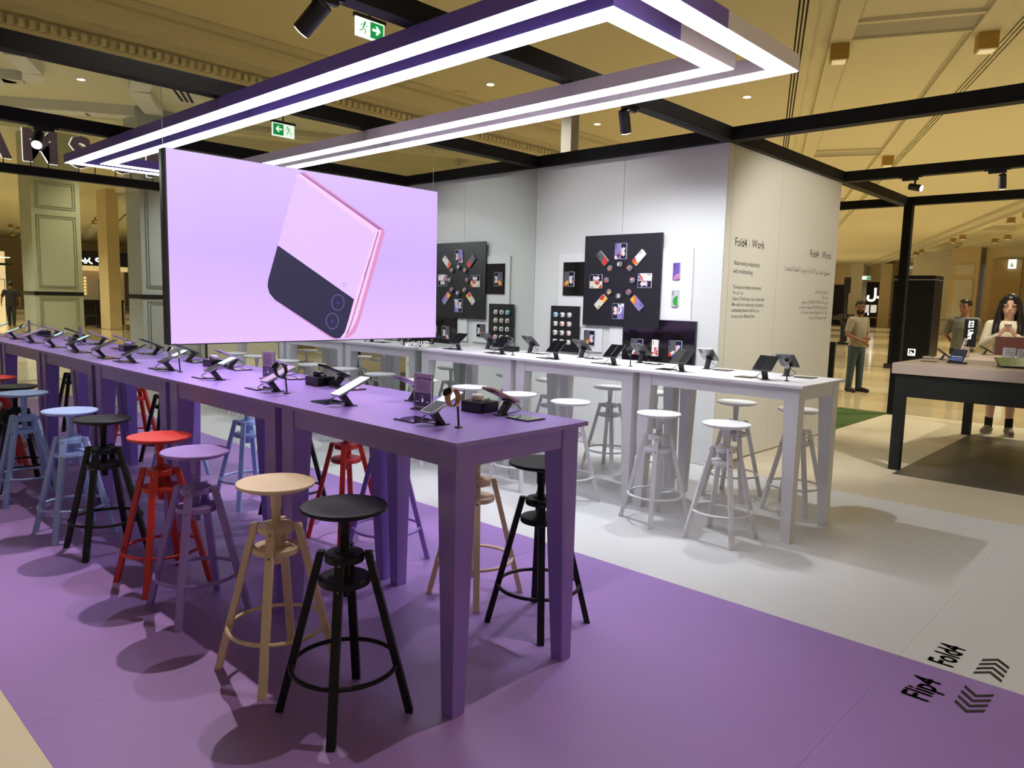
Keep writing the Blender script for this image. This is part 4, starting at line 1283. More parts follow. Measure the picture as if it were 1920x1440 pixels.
G().box((-0.085, -0.03, 0), (0.085, 0.03, 0.02)).make('block', M_black, fd, bev=0.006)
M_ = Matrix.Translation((0, 0.005, 0.075)) @ Matrix.Rotation(R(62), 4, 'X')
G().rbox(0.145, 0.125, 0.008, 0.006, M_).make('body', M_device, fd, bev=0.001)
S_ = M_ @ Matrix.Translation((0, 0, 0.0082))
G().rbox(0.138, 0.118, 0.0006, 0.004, S_).make('screen', mat('navy_screen', '#14172c', 0.12, emit=0.03, ecol='#3a3f60'), fd)
icon = mat('icon_glow', '#6f86d8', 0.4, emit=0.5, ecol='#7d90d8')
G().box((-0.055, -0.018, 0.0008), (0.055, -0.012, 0.0012)).xf(S_).make('search_bar', mat('bar_glow', '#a9b4dc', 0.4, emit=0.35, ecol='#9aa6d6'), fd)
for j in range(2):
    for i in range(6):
        x = -0.055 + 0.022 * i
        G().box((x - 0.005, -0.038 - 0.016 * j, 0.0008), (x + 0.005, -0.029 - 0.016 * j, 0.0012)).xf(S_).make('icon', icon, fd)
bk = thing('info_plate', 'black bar-shaped plate lying at the corner of the dark table', 'plate', (-0.11, 6.28, ZT), 0)
G().box((-0.07, -0.03, 0), (0.07, 0.03, 0.006)).make('plate', M_device, bk)
acrylic_sign((0.46, 6.72, ZT), R(22), 'left of two clear upright sign holders on the dark table', None, M_paperw, None, 'S22 Ultra', 6)
acrylic_sign((0.60, 6.56, ZT), R(22), 'right one of two clear upright sign holders at the picture edge', None, M_paperw, None, 'S22+', 6)
tb = thing('tablet', 'large tablet with a green landscape on its screen lying on the dark table', 'tablet', (0.60, 6.22, ZT), R(26))
M_ = Matrix.Translation((0, 0.0, 0.045)) @ Matrix.Rotation(R(20), 4, 'X')
G().rbox(0.30, 0.20, 0.008, 0.012, M_).make('body', M_device, tb, bev=0.001)
G().rbox(0.285, 0.185, 0.0006, 0.008, M_ @ Matrix.Translation((0, 0, 0.0081))).make('screen', mat('landscape_screen', '#4d5a34', 0.15, emit=0.16, ecol='#7c8a4a', noise=0.6, nscale=12), tb)
G().hexa([(-.12, -.09, 0), (.12, -.09, 0), (.12, .09, 0), (-.12, .09, 0)], [(-.12, -.085, .012), (.12, -.085, .012), (.12, .085, .072), (-.12, .085, .072)]).make('stand', M_black, tb)
t2 = thing('tablet', 'upright brown tablet back on a stand in front of the woman', 'tablet', (0.33, 7.62, ZT), R(14))
M_ = Matrix.Translation((0, 0.0, 0.135)) @ Matrix.Rotation(R(78), 4, 'X')
G().rbox(0.30, 0.20, 0.008, 0.012, M_).make('body', mat('brown_back', '#5a322c', 0.4), t2, bev=0.001)
G().box((-0.03, -0.04, 0), (0.03, 0.05, 0.006)).make('foot', M_black, t2)
G().box((-0.012, 0.006, 0.004), (0.012, 0.02, 0.12)).make('post', M_black, t2)
pn = thing('stylus_stand', 'small pale upright stylus leaning on its stand beside the black sign', 'stylus', (-0.12, 7.55, ZT))
G().hexa([(-.018, -.012, 0), (.018, -.012, 0), (.018, .012, 0), (-.018, .012, 0)], [(.03, -.006, .2), (.062, -.006, .205), (.062, .006, .205), (.03, .006, .2)]).make('stylus', mat('pale_pen', '#cfc4b2', 0.4), pn, bev=0.002)
for k in range(3):
    q = 0.07 + 0.045 * k
    G().box((0.012 + 0.2 * q - .006, -0.0125, q), (0.012 + 0.2 * q + .006, -0.0085, q + 0.018)).make('slot', M_black, pn)
sp_ = thing('speaker_block', 'small pale upright block beside the leaning stylus on the dark table', 'block', (-0.035, 7.42, ZT))
G().rbox(0.055, 0.035, 0.115, 0.008).make('body', mat('pale_block', '#b9a594', 0.5), sp_, bev=0.003)
ml_ = thing('mouse', 'small pale rounded device lying at the left corner of the dark table', 'device', (-0.24, 6.75, ZT))
auto_smooth(G().ell((0, 0, 0.014), (0.05, 0.03, 0.014), 20, 10).make('shell', mat('pale_grey', '#9a948a', 0.35), ml_), 80)

# low dark partition behind the side wall
pa = G().box((-2.36, 9.80, 0.012), (-2.26, 9.86, 0.99)).make('wall_left', M_dark, kind='structure')
G().box((-2.37, 9.79, 0.99), (-2.25, 9.87, 1.0)).make('trim_4', M_ceil2, kind='structure')

# ------------------------------------------------------------------ the mall beyond the stand (right)
M_mallwall = mat('mall_wall', '#d3c096', 0.6, noise=0.04, nscale=2)
M_mallpale = mat('mall_pale', '#d8d2c0', 0.55, noise=0.03, nscale=2)
M_mallgrey = mat('mall_greygreen', '#b9b79f', 0.5, noise=0.03, nscale=2)
M_rail = mat('brass_rail', '#8a7040', 0.35, metal=0.7)
M_daylight = mat('lit_window', '#dfeeff', 0.4, emit=0.8, ecol='#d5e8f8')
def sbox(name, a, b, m, **k):
    return struct(G().box(a, b).make(name, m, **k))
CAMP = Vector((1.8124, -1.6661, 1.5101))
def far(p, k):
    q = CAMP + (Vector(p) - CAMP) * k
    q.z = max(q.z, 0.0)
    return q
def fbox(name, a, b, m, k, top=None, kind=True, par=None):
    a, b = far(a, k), far(b, k)
    if a.z < 0.5 * k * 0.2:
        a.z = 0.0
    if top:
        b.z = top
    o = G().box(a, b).make(name, m, par)
    if kind:
        o['kind'] = 'structure'
    return o
K1 = 1.75
fbox('pillar', (-4.72, 27.0, 0), (-3.88, 27.9, 3), M_mallwall, K1, ZC)
for z0, z1 in ((0.97, 1.10), (1.25, 2.55), (2.7, 3.05)):
    fbox('trim_5', (-4.58, 26.97, z0), (-4.02, 27.0, z1), M_mallpale, K1)
fbox('wall_back', (-6.3, 28.5, 0), (-4.4, 28.7, 3), M_mallpale, K1, ZC)
fbox('window_1', (-3.86, 28.2, 1.3), (-3.70, 28.3, 3.05), M_daylight, K1)
fbox('wall_right', (-3.74, 27.2, 0), (6.0, 27.5, 4.6), M_mallwall, K1, ZC)
fbox('trim_6', (-3.50, 27.05, 0), (-2.70, 27.19, 3.2), mat('mall_recess', '#b39a6b', 0.6), K1)
fbox('trim_7', (-10, 26.9, 1.16), (6, 26.94, 1.19), M_rail, K1)
K2 = 1.85
fbox('wall_back', (-14, 39.0, 0), (6, 39.3, 3), M_mallwall, K2, ZC)
LP = far((-2.95, 26.9, 3.04), K1)
ls = thing('hanging_sign', 'small lit white square sign on the far beige wall, upper right', 'sign', LP, R(-10))
G().box((-0.19, -0.05, -0.26), (0.19, 0.05, 0.26)).make('panel', M_exitw, ls)
G().box((-0.02, 0.05, -0.02), (0.02, 0.3, 0.02)).make('arm', M_steel, ls)
G().prism([(-.09, -.053, -.16), (.09, -.053, -.16), (.09, -.053, -.09), (.0, -.053, .11), (-.09, -.053, -.09)], (0, -0.003, 0)).make('pictogram', mat('sign_shade', '#b8b8b8', .5, emit=.5), ls)
fbox('pillar', (-10.40, 34.0, 0), (-9.82, 34.6, 3), M_mallpale, K2, ZC)
fbox('pillar', (-9.08, 34.0, 0), (-8.60, 34.6, 3), M_mallwall, K2, ZC)
fbox('wall_left', (-14.5, 34.2, 0), (-10.42, 34.5, 3), M_mallwall, K2, ZC)
fbox('door_1', (-11.2, 34.1, 0), (-10.55, 34.19, 2.55), M_slot, K2)
shp = thing('shop', 'dark shop front with lit sign far down the mall behind the bearded man', 'shop', (0, 0, 0))
sp0 = far((-9.45, 34.9, 1.51), K2)
shp.location = (sp0.x, sp0.y, 0)
M_shop = mat('shop_dark', '#1a1410', 0.6)
k = K2
zc = lambda z: 1.51 + (z - 1.51) * K2
G().box((-0.9 * k, 0.0, 0.0), (0.9 * k, 0.2, zc(2.72))).make('wall', M_shop, shp)
G().box((-0.9 * k, -0.05, zc(2.72)), (0.9 * k, 0.2, ZC)).make('fascia', M_mallwall, shp)
M_shoplit = mat('shop_lit', '#fff2d8', 0.4, emit=1.3, ecol=(1, .93, .75, 1))
text_mesh(arabic('دل'), 0.62 * k, M_shoplit, 'lettering', shp, Matrix.Translation((-0.42 * k, -0.03, zc(1.98))) @ Matrix.Rotation(PI / 2, 4, 'X'), weight=0.05)
for x in (-0.55, -0.22, 0.11, 0.44):
    G().box((x * k, -0.02, zc(1.30)), ((x + 0.26) * k, -0.005, zc(1.66))).make('window', mat('shop_window', '#e9e6dc', .4, emit=.5, ecol=(1, .95, .85, 1)), shp)
rnd = random.Random(3)
for i in range(14):
    x = -0.6 + 0.09 * i
    G().box((x * k, -0.06, zc(1.08)), ((x + 0.05) * k, -0.03, zc(1.14 + rnd.random() * 0.25))).make('counter_item', M_shop if i % 3 else M_shoplit, shp)
G().box((-0.9 * k, -0.9, 0.0), (0.9 * k, -0.1, 0.9)).make('counter', M_shop, shp)
e_p = far((-9.35, 33.0, 2.92), K2)
exit_sign((e_p.x, e_p.y, e_p.z), R(20), 'tiny green exit sign over the far shop', 0.62, 0.30)
# black torch-like standing sign
ts = thing('standing_sign', 'black tall standing sign with a flared collar far behind the side wall', 'sign', (-9.1, 30.0, 0))
auto_smooth(G().lathe([(0.0, 0), (0.24, 0.0), (0.24, 0.08), (0.15, 0.12), (0.13, 0.30), (0.15, 0.75), (0.12, 0.86), (0.20, 0.98), (0.14, 1.05), (0.07, 1.2), (0.07, 2.15), (0.0, 2.15)], n=20).make('stem', M_black, ts), 30)
G().hexa([(-.1, -.1, 1.0), (.1, -.1, 1.0), (.1, .1, 1.0), (-.1, .1, 1.0)], [(-.48, -.2, 1.02), (.42, -.2, 1.02), (.3, .2, 1.25), (-.3, .2, 1.25)]).make('collar', M_black, ts)
G().box((-0.12, -0.06, 2.1), (0.12, 0.06, 2.74)).make('head', M_black, ts, bev=0.01)
# black kiosk with a lit emblem
ki = thing('kiosk', 'tall black kiosk cabinet with a silver line and a small lit square emblem', 'kiosk', (-3.56, 18.5, 0))
G().box((-0.46, 0.0, 0.12), (0.47, 0.75, 2.34)).make('cabinet', mat('kiosk_black', '#070709', 0.3, spec=0.25), ki, bev=0.004)
G().box((-0.53, -0.05, 0.0), (0.53, 0.82, 0.12)).make('plinth', M_black, ki)
G().box((-0.47, -0.01, 2.225), (0.48, 0.76, 2.245)).make('silver_line', M_silver, ki)
G().box((-0.36, -0.004, 0.75), (0.36, 0.0, 2.1)).make('door', mat('kiosk_door', '#0a0a0c', .25, spec=0.25), ki)
g = G()
for a, b in (((0.0, -0.006, 0.36), (0.17, -0.003, 0.385)), ((0.0, -0.006, 0.505), (0.17, -0.003, 0.53)), ((0.0, -0.006, 0.385), (0.025, -0.003, 0.505)), ((0.145, -0.006, 0.385), (0.17, -0.003, 0.505)), ((0.05, -0.006, 0.385), (0.075, -0.003, 0.47)), ((0.075, -0.006, 0.42), (0.10, -0.003, 0.445)), ((0.10, -0.006, 0.385), (0.145, -0.003, 0.42))):
    g.box(a, b)
g.make('emblem', mat('emblem_glow', '#ffffff', .4, emit=1.1, ecol=(.9, .96, 1, 1)), ki)

# ------------------------------------------------------------------ the mall behind the camera, seen in the mirror
def column(x, y0, y1, d, m, mp, panels, band=1.37):
    r = sroot('pillar')
    G().box((x, y0, 0), (x + d, y1, ZC)).make('shaft', m, r)
    G().box((x - 0.01, y0 - 0.01, band - 0.045), (x + d + 0.01, y1 + 0.01, band + 0.045)).make('band', mat('col_band', '#151310', 0.15), r)
    for z0, z1 in panels:
        a, b = y0 + 0.1, y1 - 0.1
        for q, t in ((0.0, 0.012), (0.05, 0.008)):
            for p0, p1 in (((a + q, z0 + q), (b - q, z0 + q + t)), ((a + q, z1 - q - t), (b - q, z1 - q)), ((a + q, z0 + q), (a + q + t, z1 - q)), ((b - q - t, z0 + q), (b - q, z1 - q))):
                G().box((x - 0.012, p0[0], p0[1]), (x, p1[0], p1[1])).make('moulding', mp, r)
    return r
M_colm = mat('col_moulding', '#8d8870', 0.5)
column(11.1, 3.38, 4.42, 0.95, mat('col_greenish', '#aeae93', 0.5), M_colm, ((0.12, 1.28), (1.50, 3.22), (3.38, 4.0)))
column(6.9, 4.27, 5.56, 0.75, mat('col_bluegrey', '#a3a7a6', 0.35), mat('col_moulding2', '#777d80', .5), ((0.1, 1.28), (1.55, 4.5)))
sbox('wall_front', (7.1, 5.62, 0), (7.2, 7.7, 1.35), mat('cream_partition', '#cfcab8', 0.6))
sbox('trim_9', (6.88, 5.56, 0), (7.7, 5.60, 4.6), M_black)
sbox('pillar', (20.8, 8.2, 0), (21.8, 8.62, ZC), M_mallwall)
sbox('wall_front', (58, -20, 0), (58.4, 40, ZC), M_mallwall)
sh2 = thing('clothes_shop', 'bright clothes shop with hanging garments, seen in the mirror at the left edge', 'shop', (25.4, 4.6, 0))
M_wallglow = mat('shop_wall_glow', '#e8d2a0', 0.6, emit=0.6, ecol=(1, .78, .45, 1))  # wall glows by itself in place of the shop's lighting
G().box((0.6, -4.0, 0.0), (0.8, 1.5, 2.9)).make('back_wall', M_wallglow, sh2)
G().box((-0.3, -4.0, 2.33), (0.0, 1.5, 2.42)).make('front_beam', M_black, sh2)
G().box((-0.2, -4.0, 2.62), (0.0, 1.5, 2.66)).make('light_rail', M_shoplit, sh2)
gcol = [mat('cloth_%d' % i, c, 0.8) for i, c in enumerate(('#d8cfb8', '#3a3330', '#8e7b58', '#b5a27a', '#efe6d0', '#5a4a36'))]
for k in range(26):
    y = -2.2 + 0.13 * k
    zt = 1.75 if k % 9 < 7 else 1.95
    g = G().hexa([(0.25, y, zt - .62), (0.45, y, zt - .62), (0.45, y + .08, zt - .62), (0.25, y + .08, zt - .62)], [(0.3, y + .01, zt), (0.4, y + .01, zt), (0.4, y + .07, zt), (0.3, y + .07, zt)])
    g.make('garment', gcol[k % 6], sh2)
G().tube([(0.35, -2.4, 1.8), (0.35, 1.4, 1.8)], 0.012, 8).make('rail', M_steel, sh2)
G().tube([(0.35, -2.4, 0), (0.35, -2.4, 1.8)], 0.012, 8).make('rail_post', M_steel, sh2)
G().tube([(0.35, 1.4, 0), (0.35, 1.4, 1.8)], 0.012, 8).make('rail_post', M_steel, sh2)
for k in range(4):
    G().box((0.45, -2.2 + .9 * k, 0.4), (0.6, -1.5 + .9 * k, 1.0)).make('shelf', gcol[(k * 2 + 1) % 6], sh2)
sh3 = thing('cafe', 'dark cafe front with glowing white script, seen in the mirror', 'shop', (24.5, 8.6, 0))
G().box((0.0, -1.6, 2.45), (0.3, 1.6, 3.05)).make('fascia', mat('fascia_navy', '#0d1418', 0.3), sh3)
G().box((0.5, -1.6, 0), (0.7, 1.6, 2.45)).make('back_wall', mat('cafe_wall_glow', '#8a6f45', .6, emit=.12, ecol=(1, .75, .4, 1)), sh3)  # faint glow given to the wall in place of cafe lighting
G().box((0.05, -1.6, 2.25), (0.3, 1.6, 2.45)).make('ceiling_strip', mat('strip_glow', '#f0c070', .5, emit=.6, ecol=(1, .75, .35, 1)), sh3)
LTN = Matrix(((0, 0, -1, 0), (-1, 0, 0, 0), (0, 1, 0, 0), (0, 0, 0, 1)))
text_mesh(arabic('عصير طازج'), 0.42, mat('script_glow', '#ffffff', .4, emit=2.0, ecol=(.85, .93, 1, 1)), 'lettering', sh3, Matrix.Translation((-0.01, 1.15, 2.62)) @ LTN, weight=0.012)
M_bot = mat('bottle_glow', '#ffd27a', .3, emit=.8, ecol=(1, .8, .35, 1))
for i in range(6):
    for j in range(5):
        G().box((0.44, -0.5 + 0.13 * j, 1.25 + 0.13 * i), (0.49, -0.42 + 0.13 * j, 1.34 + 0.13 * i)).make('lit_jar', M_bot, sh3)
G().box((0.0, -1.4, 0.95), (0.5, 1.4, 1.05)).make('counter_top', M_black, sh3)
G().box((0.1, -1.4, 0.0), (0.45, 1.4, 0.95)).make('counter', M_shop, sh3)
tt = thing('totem', 'slim dark totem standing on the marble floor, seen in the mirror', 'totem', (22.6, 8.515, 0))
G().box((-0.05, -0.08, 0.05), (0.05, 0.08, 1.92)).make('panel', M_device, tt, bev=0.004)
G().box((-0.12, -0.14, 0), (0.12, 0.14, 0.05)).make('plinth', M_black, tt)
def cafe_chair(x, y, rz, lab):
    r = thing('cafe_chair', lab, 'chair', (x, y, 0), rz, 'cafe chairs seen in the mirror')
    G().box((-0.2, -0.2, 0.44), (0.2, 0.2, 0.47)).make('seat', M_shop, r, bev=0.005)
    G().box((-0.2, 0.17, 0.55), (0.2, 0.2, 0.85)).make('backrest', M_shop, r, bev=0.005)
    for sx in (-1, 1):
        for sy in (-1, 1):
            G().tube([(sx * .21, sy * .21, 0), (sx * .17, sy * .17, .44 if sy < 0 else .84)], 0.012, 8).make('leg', M_shop, r)
cafe_chair(22.4, 8.05, 0.4, 'dark cafe chair left of the slim totem, seen in the mirror')
cafe_chair(21.6, 5.9, 1.9, 'dark cafe chair beside the walking person, seen in the mirror')
cafe_chair(22.0, 6.6, -0.6, 'dark cafe chair in front of the clothes shop, seen in the mirror')
# coffer mouldings on the ceiling seen in the mirror
M_coff = mat('coffer_white', '#dcdad4', 0.7)
def strip(pts, w, z0, z1, name='ceiling_mould', m=None):
    P = [Vector((x, y, 0)) for x, y in pts]
    for a, b in zip(P[:-1], P[1:]):
        d = (b - a).normalized()
        nn = Vector((-d.y, d.x, 0)) * w
        G().hexa([a + Vector((0, 0, z0)), b + Vector((0, 0, z0)), b + nn + Vector((0, 0, z0)), a + nn + Vector((0, 0, z0))], [a + Vector((0, 0, z1)), b + Vector((0, 0, z1)), b + nn + Vector((0, 0, z1)), a + nn + Vector((0, 0, z1))]).make(name, m or M_coff, ce)
strip([(9.4, 1.0), (8.36, 2.27), (7.9, 2.9), (7.5, 3.43), (7.03, 4.20), (6.92, 4.44)], -0.55, ZC - 0.16, ZC + 0.01)
strip([(9.4, 1.0), (8.36, 2.27), (7.9, 2.9), (7.5, 3.43), (7.03, 4.20), (6.92, 4.44)], -0.06, ZC - 0.20, ZC - 0.15)
strip([(6.92, 4.44), (6.1, 3.95), (5.3, 3.55), (4.4, 3.28)], -0.34, ZC - 0.14, ZC + 0.01)
strip([(4.4, 3.28), (3.4, 3.1), (2.4, 3.0)], -0.34, ZC - 0.14, ZC + 0.01)
strip([(7.0, 1.55), (6.17, 1.80), (6.05, 2.09)], -0.3, ZC - 0.16, ZC + 0.01)
strip([(6.05, 2.09), (5.5, 1.96), (4.6, 1.5)], -0.3, ZC - 0.16, ZC + 0.01)
for k in range(3):
    strip([(4.3 + 0.07 * k, 3.93 - 0.10 * k + .1), (5.75 + 0.02 * k, 4.78 - 0.09 * k + .1)], 0.045, ZC - 0.012, ZC + 0.01, 'slot_blade', M_slot)
strip([(4.2, 3.65), (6.05, 4.72)], 0.55, ZC - 0.006, ZC + 0.012)
strip([(16, 7.25), (52, 16.75)], 0.45, ZC - 0.12, ZC + 0.01)
strip([(14, 4.6), (56, 15.6)], 0.35, ZC - 0.12, ZC + 0.01)
strip([(16, 8.4), (52, 17.9)], 0.06, ZC - 0.01, ZC + 0.01, 'slot_blade', M_slot)
for x, y in ((23.94, 9.37), (25.82, 9.87), (33.4, 11.87), (35.5, 12.42), (43.3, 10.3), (44.7, 11.0), (50.7, 12.1), (52.7, 13.0), (43.2, 15.4)):
    dup(gb, (x, y, ZC), 0.25, 'brass box light on the far mall ceiling, seen in the mirror', 'brass box lights seen in the mirror')
downlight(5.74, 2.92, 'round downlight in the white coffered ceiling, seen in the mirror at upper left')

# ------------------------------------------------------------------ people
def limb(g, pts, rads, n=14):
    """tapered chain with round ends and joints"""
    P = [Vector(p) for p in pts]
    for i, (p, r_) in enumerate(zip(P, rads)):
        g.ell(p, (r_, r_, r_), n, 8)
    for a, b, ra, rb in zip(P[:-1], P[1:], rads[:-1], rads[1:]):
        g.tube([a, b], [ra, rb], n)
def loft(g, secs, n=20):
    """secs: (centre, rx, ry) rings, superelliptic"""
    vs, fs = [], []
    for c, rx, ry in secs:
        for k in range(n):
            a = 2 * PI * k / n
            ca, sa = math.cos(a), math.sin(a)
            vs.append((c[0] + rx * math.copysign(abs(ca) ** 0.85, ca), c[1] + ry * math.copysign(abs(sa) ** 0.85, sa), c[2]))
    m = len(secs)
    for i in range(m - 1):
        for k in range(n):
            l = (k + 1) % n
            fs.append((i * n + k, i * n + l, (i + 1) * n + l, (i + 1) * n + k))
    fs.append(tuple(range(n - 1, -1, -1)))
    fs.append(tuple((m - 1) * n + k for k in range(n)))
    g.add(vs, fs)
def fuse(g, name, m, parent, voxel=0.008, smooth=4, S=None):
    """one continuous surface from overlapping shapes"""
    if S is not None:
        g.xf(S)
    o = g.make(name, m, parent)
    md = o.modifiers.new('remesh', 'REMESH')
    md.mode = 'VOXEL'
    md.voxel_size = voxel
    md.use_smooth_shade = True
    sm = o.modifiers.new('smooth', 'SMOOTH')
    sm.iterations = smooth
    sm.factor = 0.5
    dg = bpy.context.evaluated_depsgraph_get()
    me = bpy.data.meshes.new_from_object(o.evaluated_get(dg))
    o.modifiers.clear()
    old = o.data
    o.data = me
    bpy.data.meshes.remove(old)
    me.materials.clear()
    me.materials.append(m)
    me.polygons.foreach_set('use_smooth', [True] * len(me.polygons))
    return o
def hand(g, wrist, dirv, palm_n, side, curl=0.6, spread=1.0):
    """palm and five fingers; dirv: along the hand, palm_n: out of the palm, side: direction of the thumb"""
    W, d, nrm, sd = Vector(wrist), Vector(dirv).normalized(), Vector(palm_n).normalized(), Vector(side).normalized()
    for k in range(4):
        o = (1.5 - k) * 0.0185 * spread
        limb(g, [W + d * 0.012 + sd * o * 0.7, W + d * 0.085 + sd * o], [0.015, 0.0115], 8)
    for k, L in enumerate((0.068, 0.076, 0.071, 0.055)):
        o = (1.5 - k) * 0.0185 * spread
        p = W + d * 0.086 + sd * o
        pts = [p]
        a = 0.0
        for q in (0.45, 0.32, 0.23):
            a += curl
            p = p + (d * math.cos(a) + nrm * math.sin(a)) * L * q
            pts.append(p)
        limb(g, pts, [0.0095, 0.009, 0.0082, 0.007], 8)
    p = W + d * 0.028 + sd * 0.026
    q = p + (d * 0.6 + sd * 0.7 + nrm * 0.25).normalized() * 0.038
    r_ = q + (d * 0.85 + sd * 0.15 + nrm * 0.45).normalized() * 0.030
    limb(g, [p, q, r_], [0.0135, 0.0105, 0.008], 8)
class Leaner:
    """scales the figure and leans it forward from the hips"""
    def __init__(self, s, lean):
        self.s, self.l = s, lean
    def __matmul__(self, p):
        x, y, z = p
        if z > 0.9 and self.l:
            t = z - 0.9
            y, z = y - t * math.sin(self.l), 0.9 + t * math.cos(self.l)
        return Vector((x, y, z)) * self.s
def person(label, loc, yaw, H, pose, skin, top, bottom, shoe, hairm, sleeve='short', legs='long', long_hair=False, beard=False, head=(0, 0, 0), female=False, collar=True, socks=None, lean=0.0, hs=1.12):
    s = H / 1.70
    S = Leaner(s, lean)
    r = thing('person', label, 'person', loc, yaw)
    A = pose
    sh = 0.175 if female else 0.195
    hp = 0.095
    # head frame: turned and tilted on the neck
    HM = Matrix.Translation((0, -0.01, 1.475)) @ Euler((head[0], head[1], head[2])).to_matrix().to_4x4() @ Matrix.Scale(hs, 4)
    def hpnt(x, y, z):
        return HM @ Vector((x, y, z))
    g = G()
    # skull, jaw, nose, ears
    g.ell(hpnt(0, 0.008, 0.150), (0.073, 0.090, 0.085), 20, 14, HM.to_3x3())
    g.ell(hpnt(0, -0.022, 0.095), (0.058 if female else 0.062, 0.062, 0.088 if female else 0.086), 20, 14, HM.to_3x3())
    limb(g, [hpnt(0, -0.055, 0.028), hpnt(0, -0.050, 0.045)], [0.022 if female else 0.026, 0.030], 10)
    limb(g, [hpnt(0, -0.080, 0.128), hpnt(0, -0.094, 0.098)], [0.008, 0.0125], 10)
    limb(g, [hpnt(-0.012, -0.087, 0.094), hpnt(0.012, -0.087, 0.094)], [0.008, 0.008], 8)
    limb(g, [hpnt(-0.018, -0.077, 0.062), hpnt(0.018, -0.077, 0.062)], [0.009, 0.009], 8)
    for sx in (-1, 1):
        g.ell(hpnt(sx * 0.073, 0.010, 0.112), (0.010, 0.018, 0.030), 10, 8, HM.to_3x3())
        limb(g, [hpnt(sx * 0.014, -0.080, 0.137), hpnt(sx * 0.046, -0.068, 0.136)], [0.010, 0.011], 8)
    limb(g, [(0, 0.005, 1.38), hpnt(0, 0.01, 0.05)], [0.054 if female else 0.060, 0.050 if female else 0.056], 16)
    # torso under the clothes
    k = 0.93 if female else 1.0
    loft(g, [((0, 0, 0.84), 0.13, 0.095), ((0, 0, 0.93), 0.150, 0.105), ((0, 0, 1.07), 0.122 * k, 0.085), ((0, 0.0, 1.24), 0.150 * k, 0.098), ((0, 0.005, 1.35), 0.155 * k, 0.085), ((0, 0.008, 1.415), 0.085, 0.060)])
    for i, (sx, kk) in enumerate(((-1, 'R'), (1, 'L'))):
        el, wr = Vector(A['elbow' + kk]), Vector(A['wrist' + kk])
        limb(g, [(sx * sh, 0.01, 1.375), el, wr], [0.044 * k, 0.036 * k, 0.025 * k])
        hand(g, wr, A['hand' + kk][0], A['hand' + kk][1], A['hand' + kk][2], A.get('curl', 0.55))
        hx = sx * hp
        an = Vector(A.get('ankle' + kk, (sx * 0.105, 0.02, 0.085)))
        kn = Vector(A.get('knee' + kk, ((hx + an.x) / 2, -0.005 + an.y / 2, 0.48)))
        limb(g, [(hx, 0.0, 0.90), kn], [0.080, 0.053], 16)
        limb(g, [kn, kn.lerp(an, 0.32) + Vector((0, 0.014, 0)), an], [0.053, 0.053, 0.034], 16)
        ft = Vector(A.get('toe' + kk, (sx * 0.13, -0.15, 0.03)))
        limb(g, [an + Vector((0, 0.02, -0.045)), ft], [0.032, 0.024])
    fuse(g, 'body', skin, r, 0.0065, 3, S)
    # clothing
    t = G()
    loft(t, [((0, 0, 0.87 if not female else 0.80), 0.175 * k, 0.125), ((0, 0, 0.96), 0.172 * k, 0.124), ((0, 0, 1.08), 0.160 * k, 0.116), ((0, 0, 1.24), 0.176 * k, 0.122), ((0, 0.005, 1.345), 0.180 * k, 0.108), ((0, 0.008, 1.405), 0.12 * k, 0.085), ((0, 0.01, 1.43), 0.075, 0.068)])
    for sx, kk in ((-1, 'R'), (1, 'L')):
        p0, el, wr = Vector((sx * sh, 0.01, 1.370)), Vector(A['elbow' + kk]), Vector(A['wrist' + kk])
        if sleeve == 'short':
            limb(t, [(sx * sh * 0.6, 0.01, 1.37), p0, p0.lerp(el, 0.72)], [0.068, 0.066, 0.060])
        else:
            limb(t, [(sx * sh * 0.6, 0.01, 1.37), p0, el, el.lerp(wr, 0.55), el.lerp(wr, 0.93)], [0.068, 0.066, 0.060, 0.052, 0.036])
    fuse(t, 'shirt' if sleeve == 'short' else 'sweater', top, r, 0.009, 4, S)
    b = G()
    loft(b, [((0, 0, 0.76), 0.155, 0.105), ((0, 0, 0.86), 0.170, 0.118), ((0, 0, 0.94), 0.166, 0.117), ((0, 0, 1.0), 0.150, 0.105)])
    for sx, kk in ((-1, 'R'), (1, 'L')):
        hx = sx * hp
        an = Vector(A.get('ankle' + kk, (sx * 0.105, 0.02, 0.085)))
        kn = Vector(A.get('knee' + kk, ((hx + an.x) / 2, -0.005 + an.y / 2, 0.48)))
        if legs == 'long':
            limb(b, [(hx * .9, 0.0, 0.86), kn, an + Vector((0, 0, -0.005))], [0.100, 0.072, 0.058], 16)
        else:
            limb(b, [(hx * .9, 0.0, 0.86), Vector((hx * .9, 0, .86)).lerp(kn, 0.55)], [0.100, 0.095], 16)
    fuse(b, 'trousers' if legs == 'long' else 'shorts', bottom, r, 0.010, 4, S)
    for sx, kk in ((-1, 'R'), (1, 'L')):
        an = Vector(A.get('ankle' + kk, (sx * 0.105, 0.02, 0.085)))
        ft = Vector(A.get('toe' + kk, (sx * 0.13, -0.15, 0.03)))
        q = G()
        d = (ft - an)
        d.z = 0
        d.normalize()
        w = Vector((-d.y, d.x, 0))
        limb(q, [an + Vector((0, 0, -0.035)) - d * 0.03, an + Vector((0, 0, -0.03)) + d * 0.06, Vector((ft.x, ft.y, 0.040))], [0.046, 0.048, 0.038], 12)
        limb(q, [an + Vector((0, 0, -0.02)), an + Vector((0, 0, 0.005))], [0.044, 0.044], 12)
        q.v = [(x, y, max(z, 0.003)) for x, y, z in q.v]
        so = fuse(q, 'shoe', shoe[0], r, 0.008, 3, S)
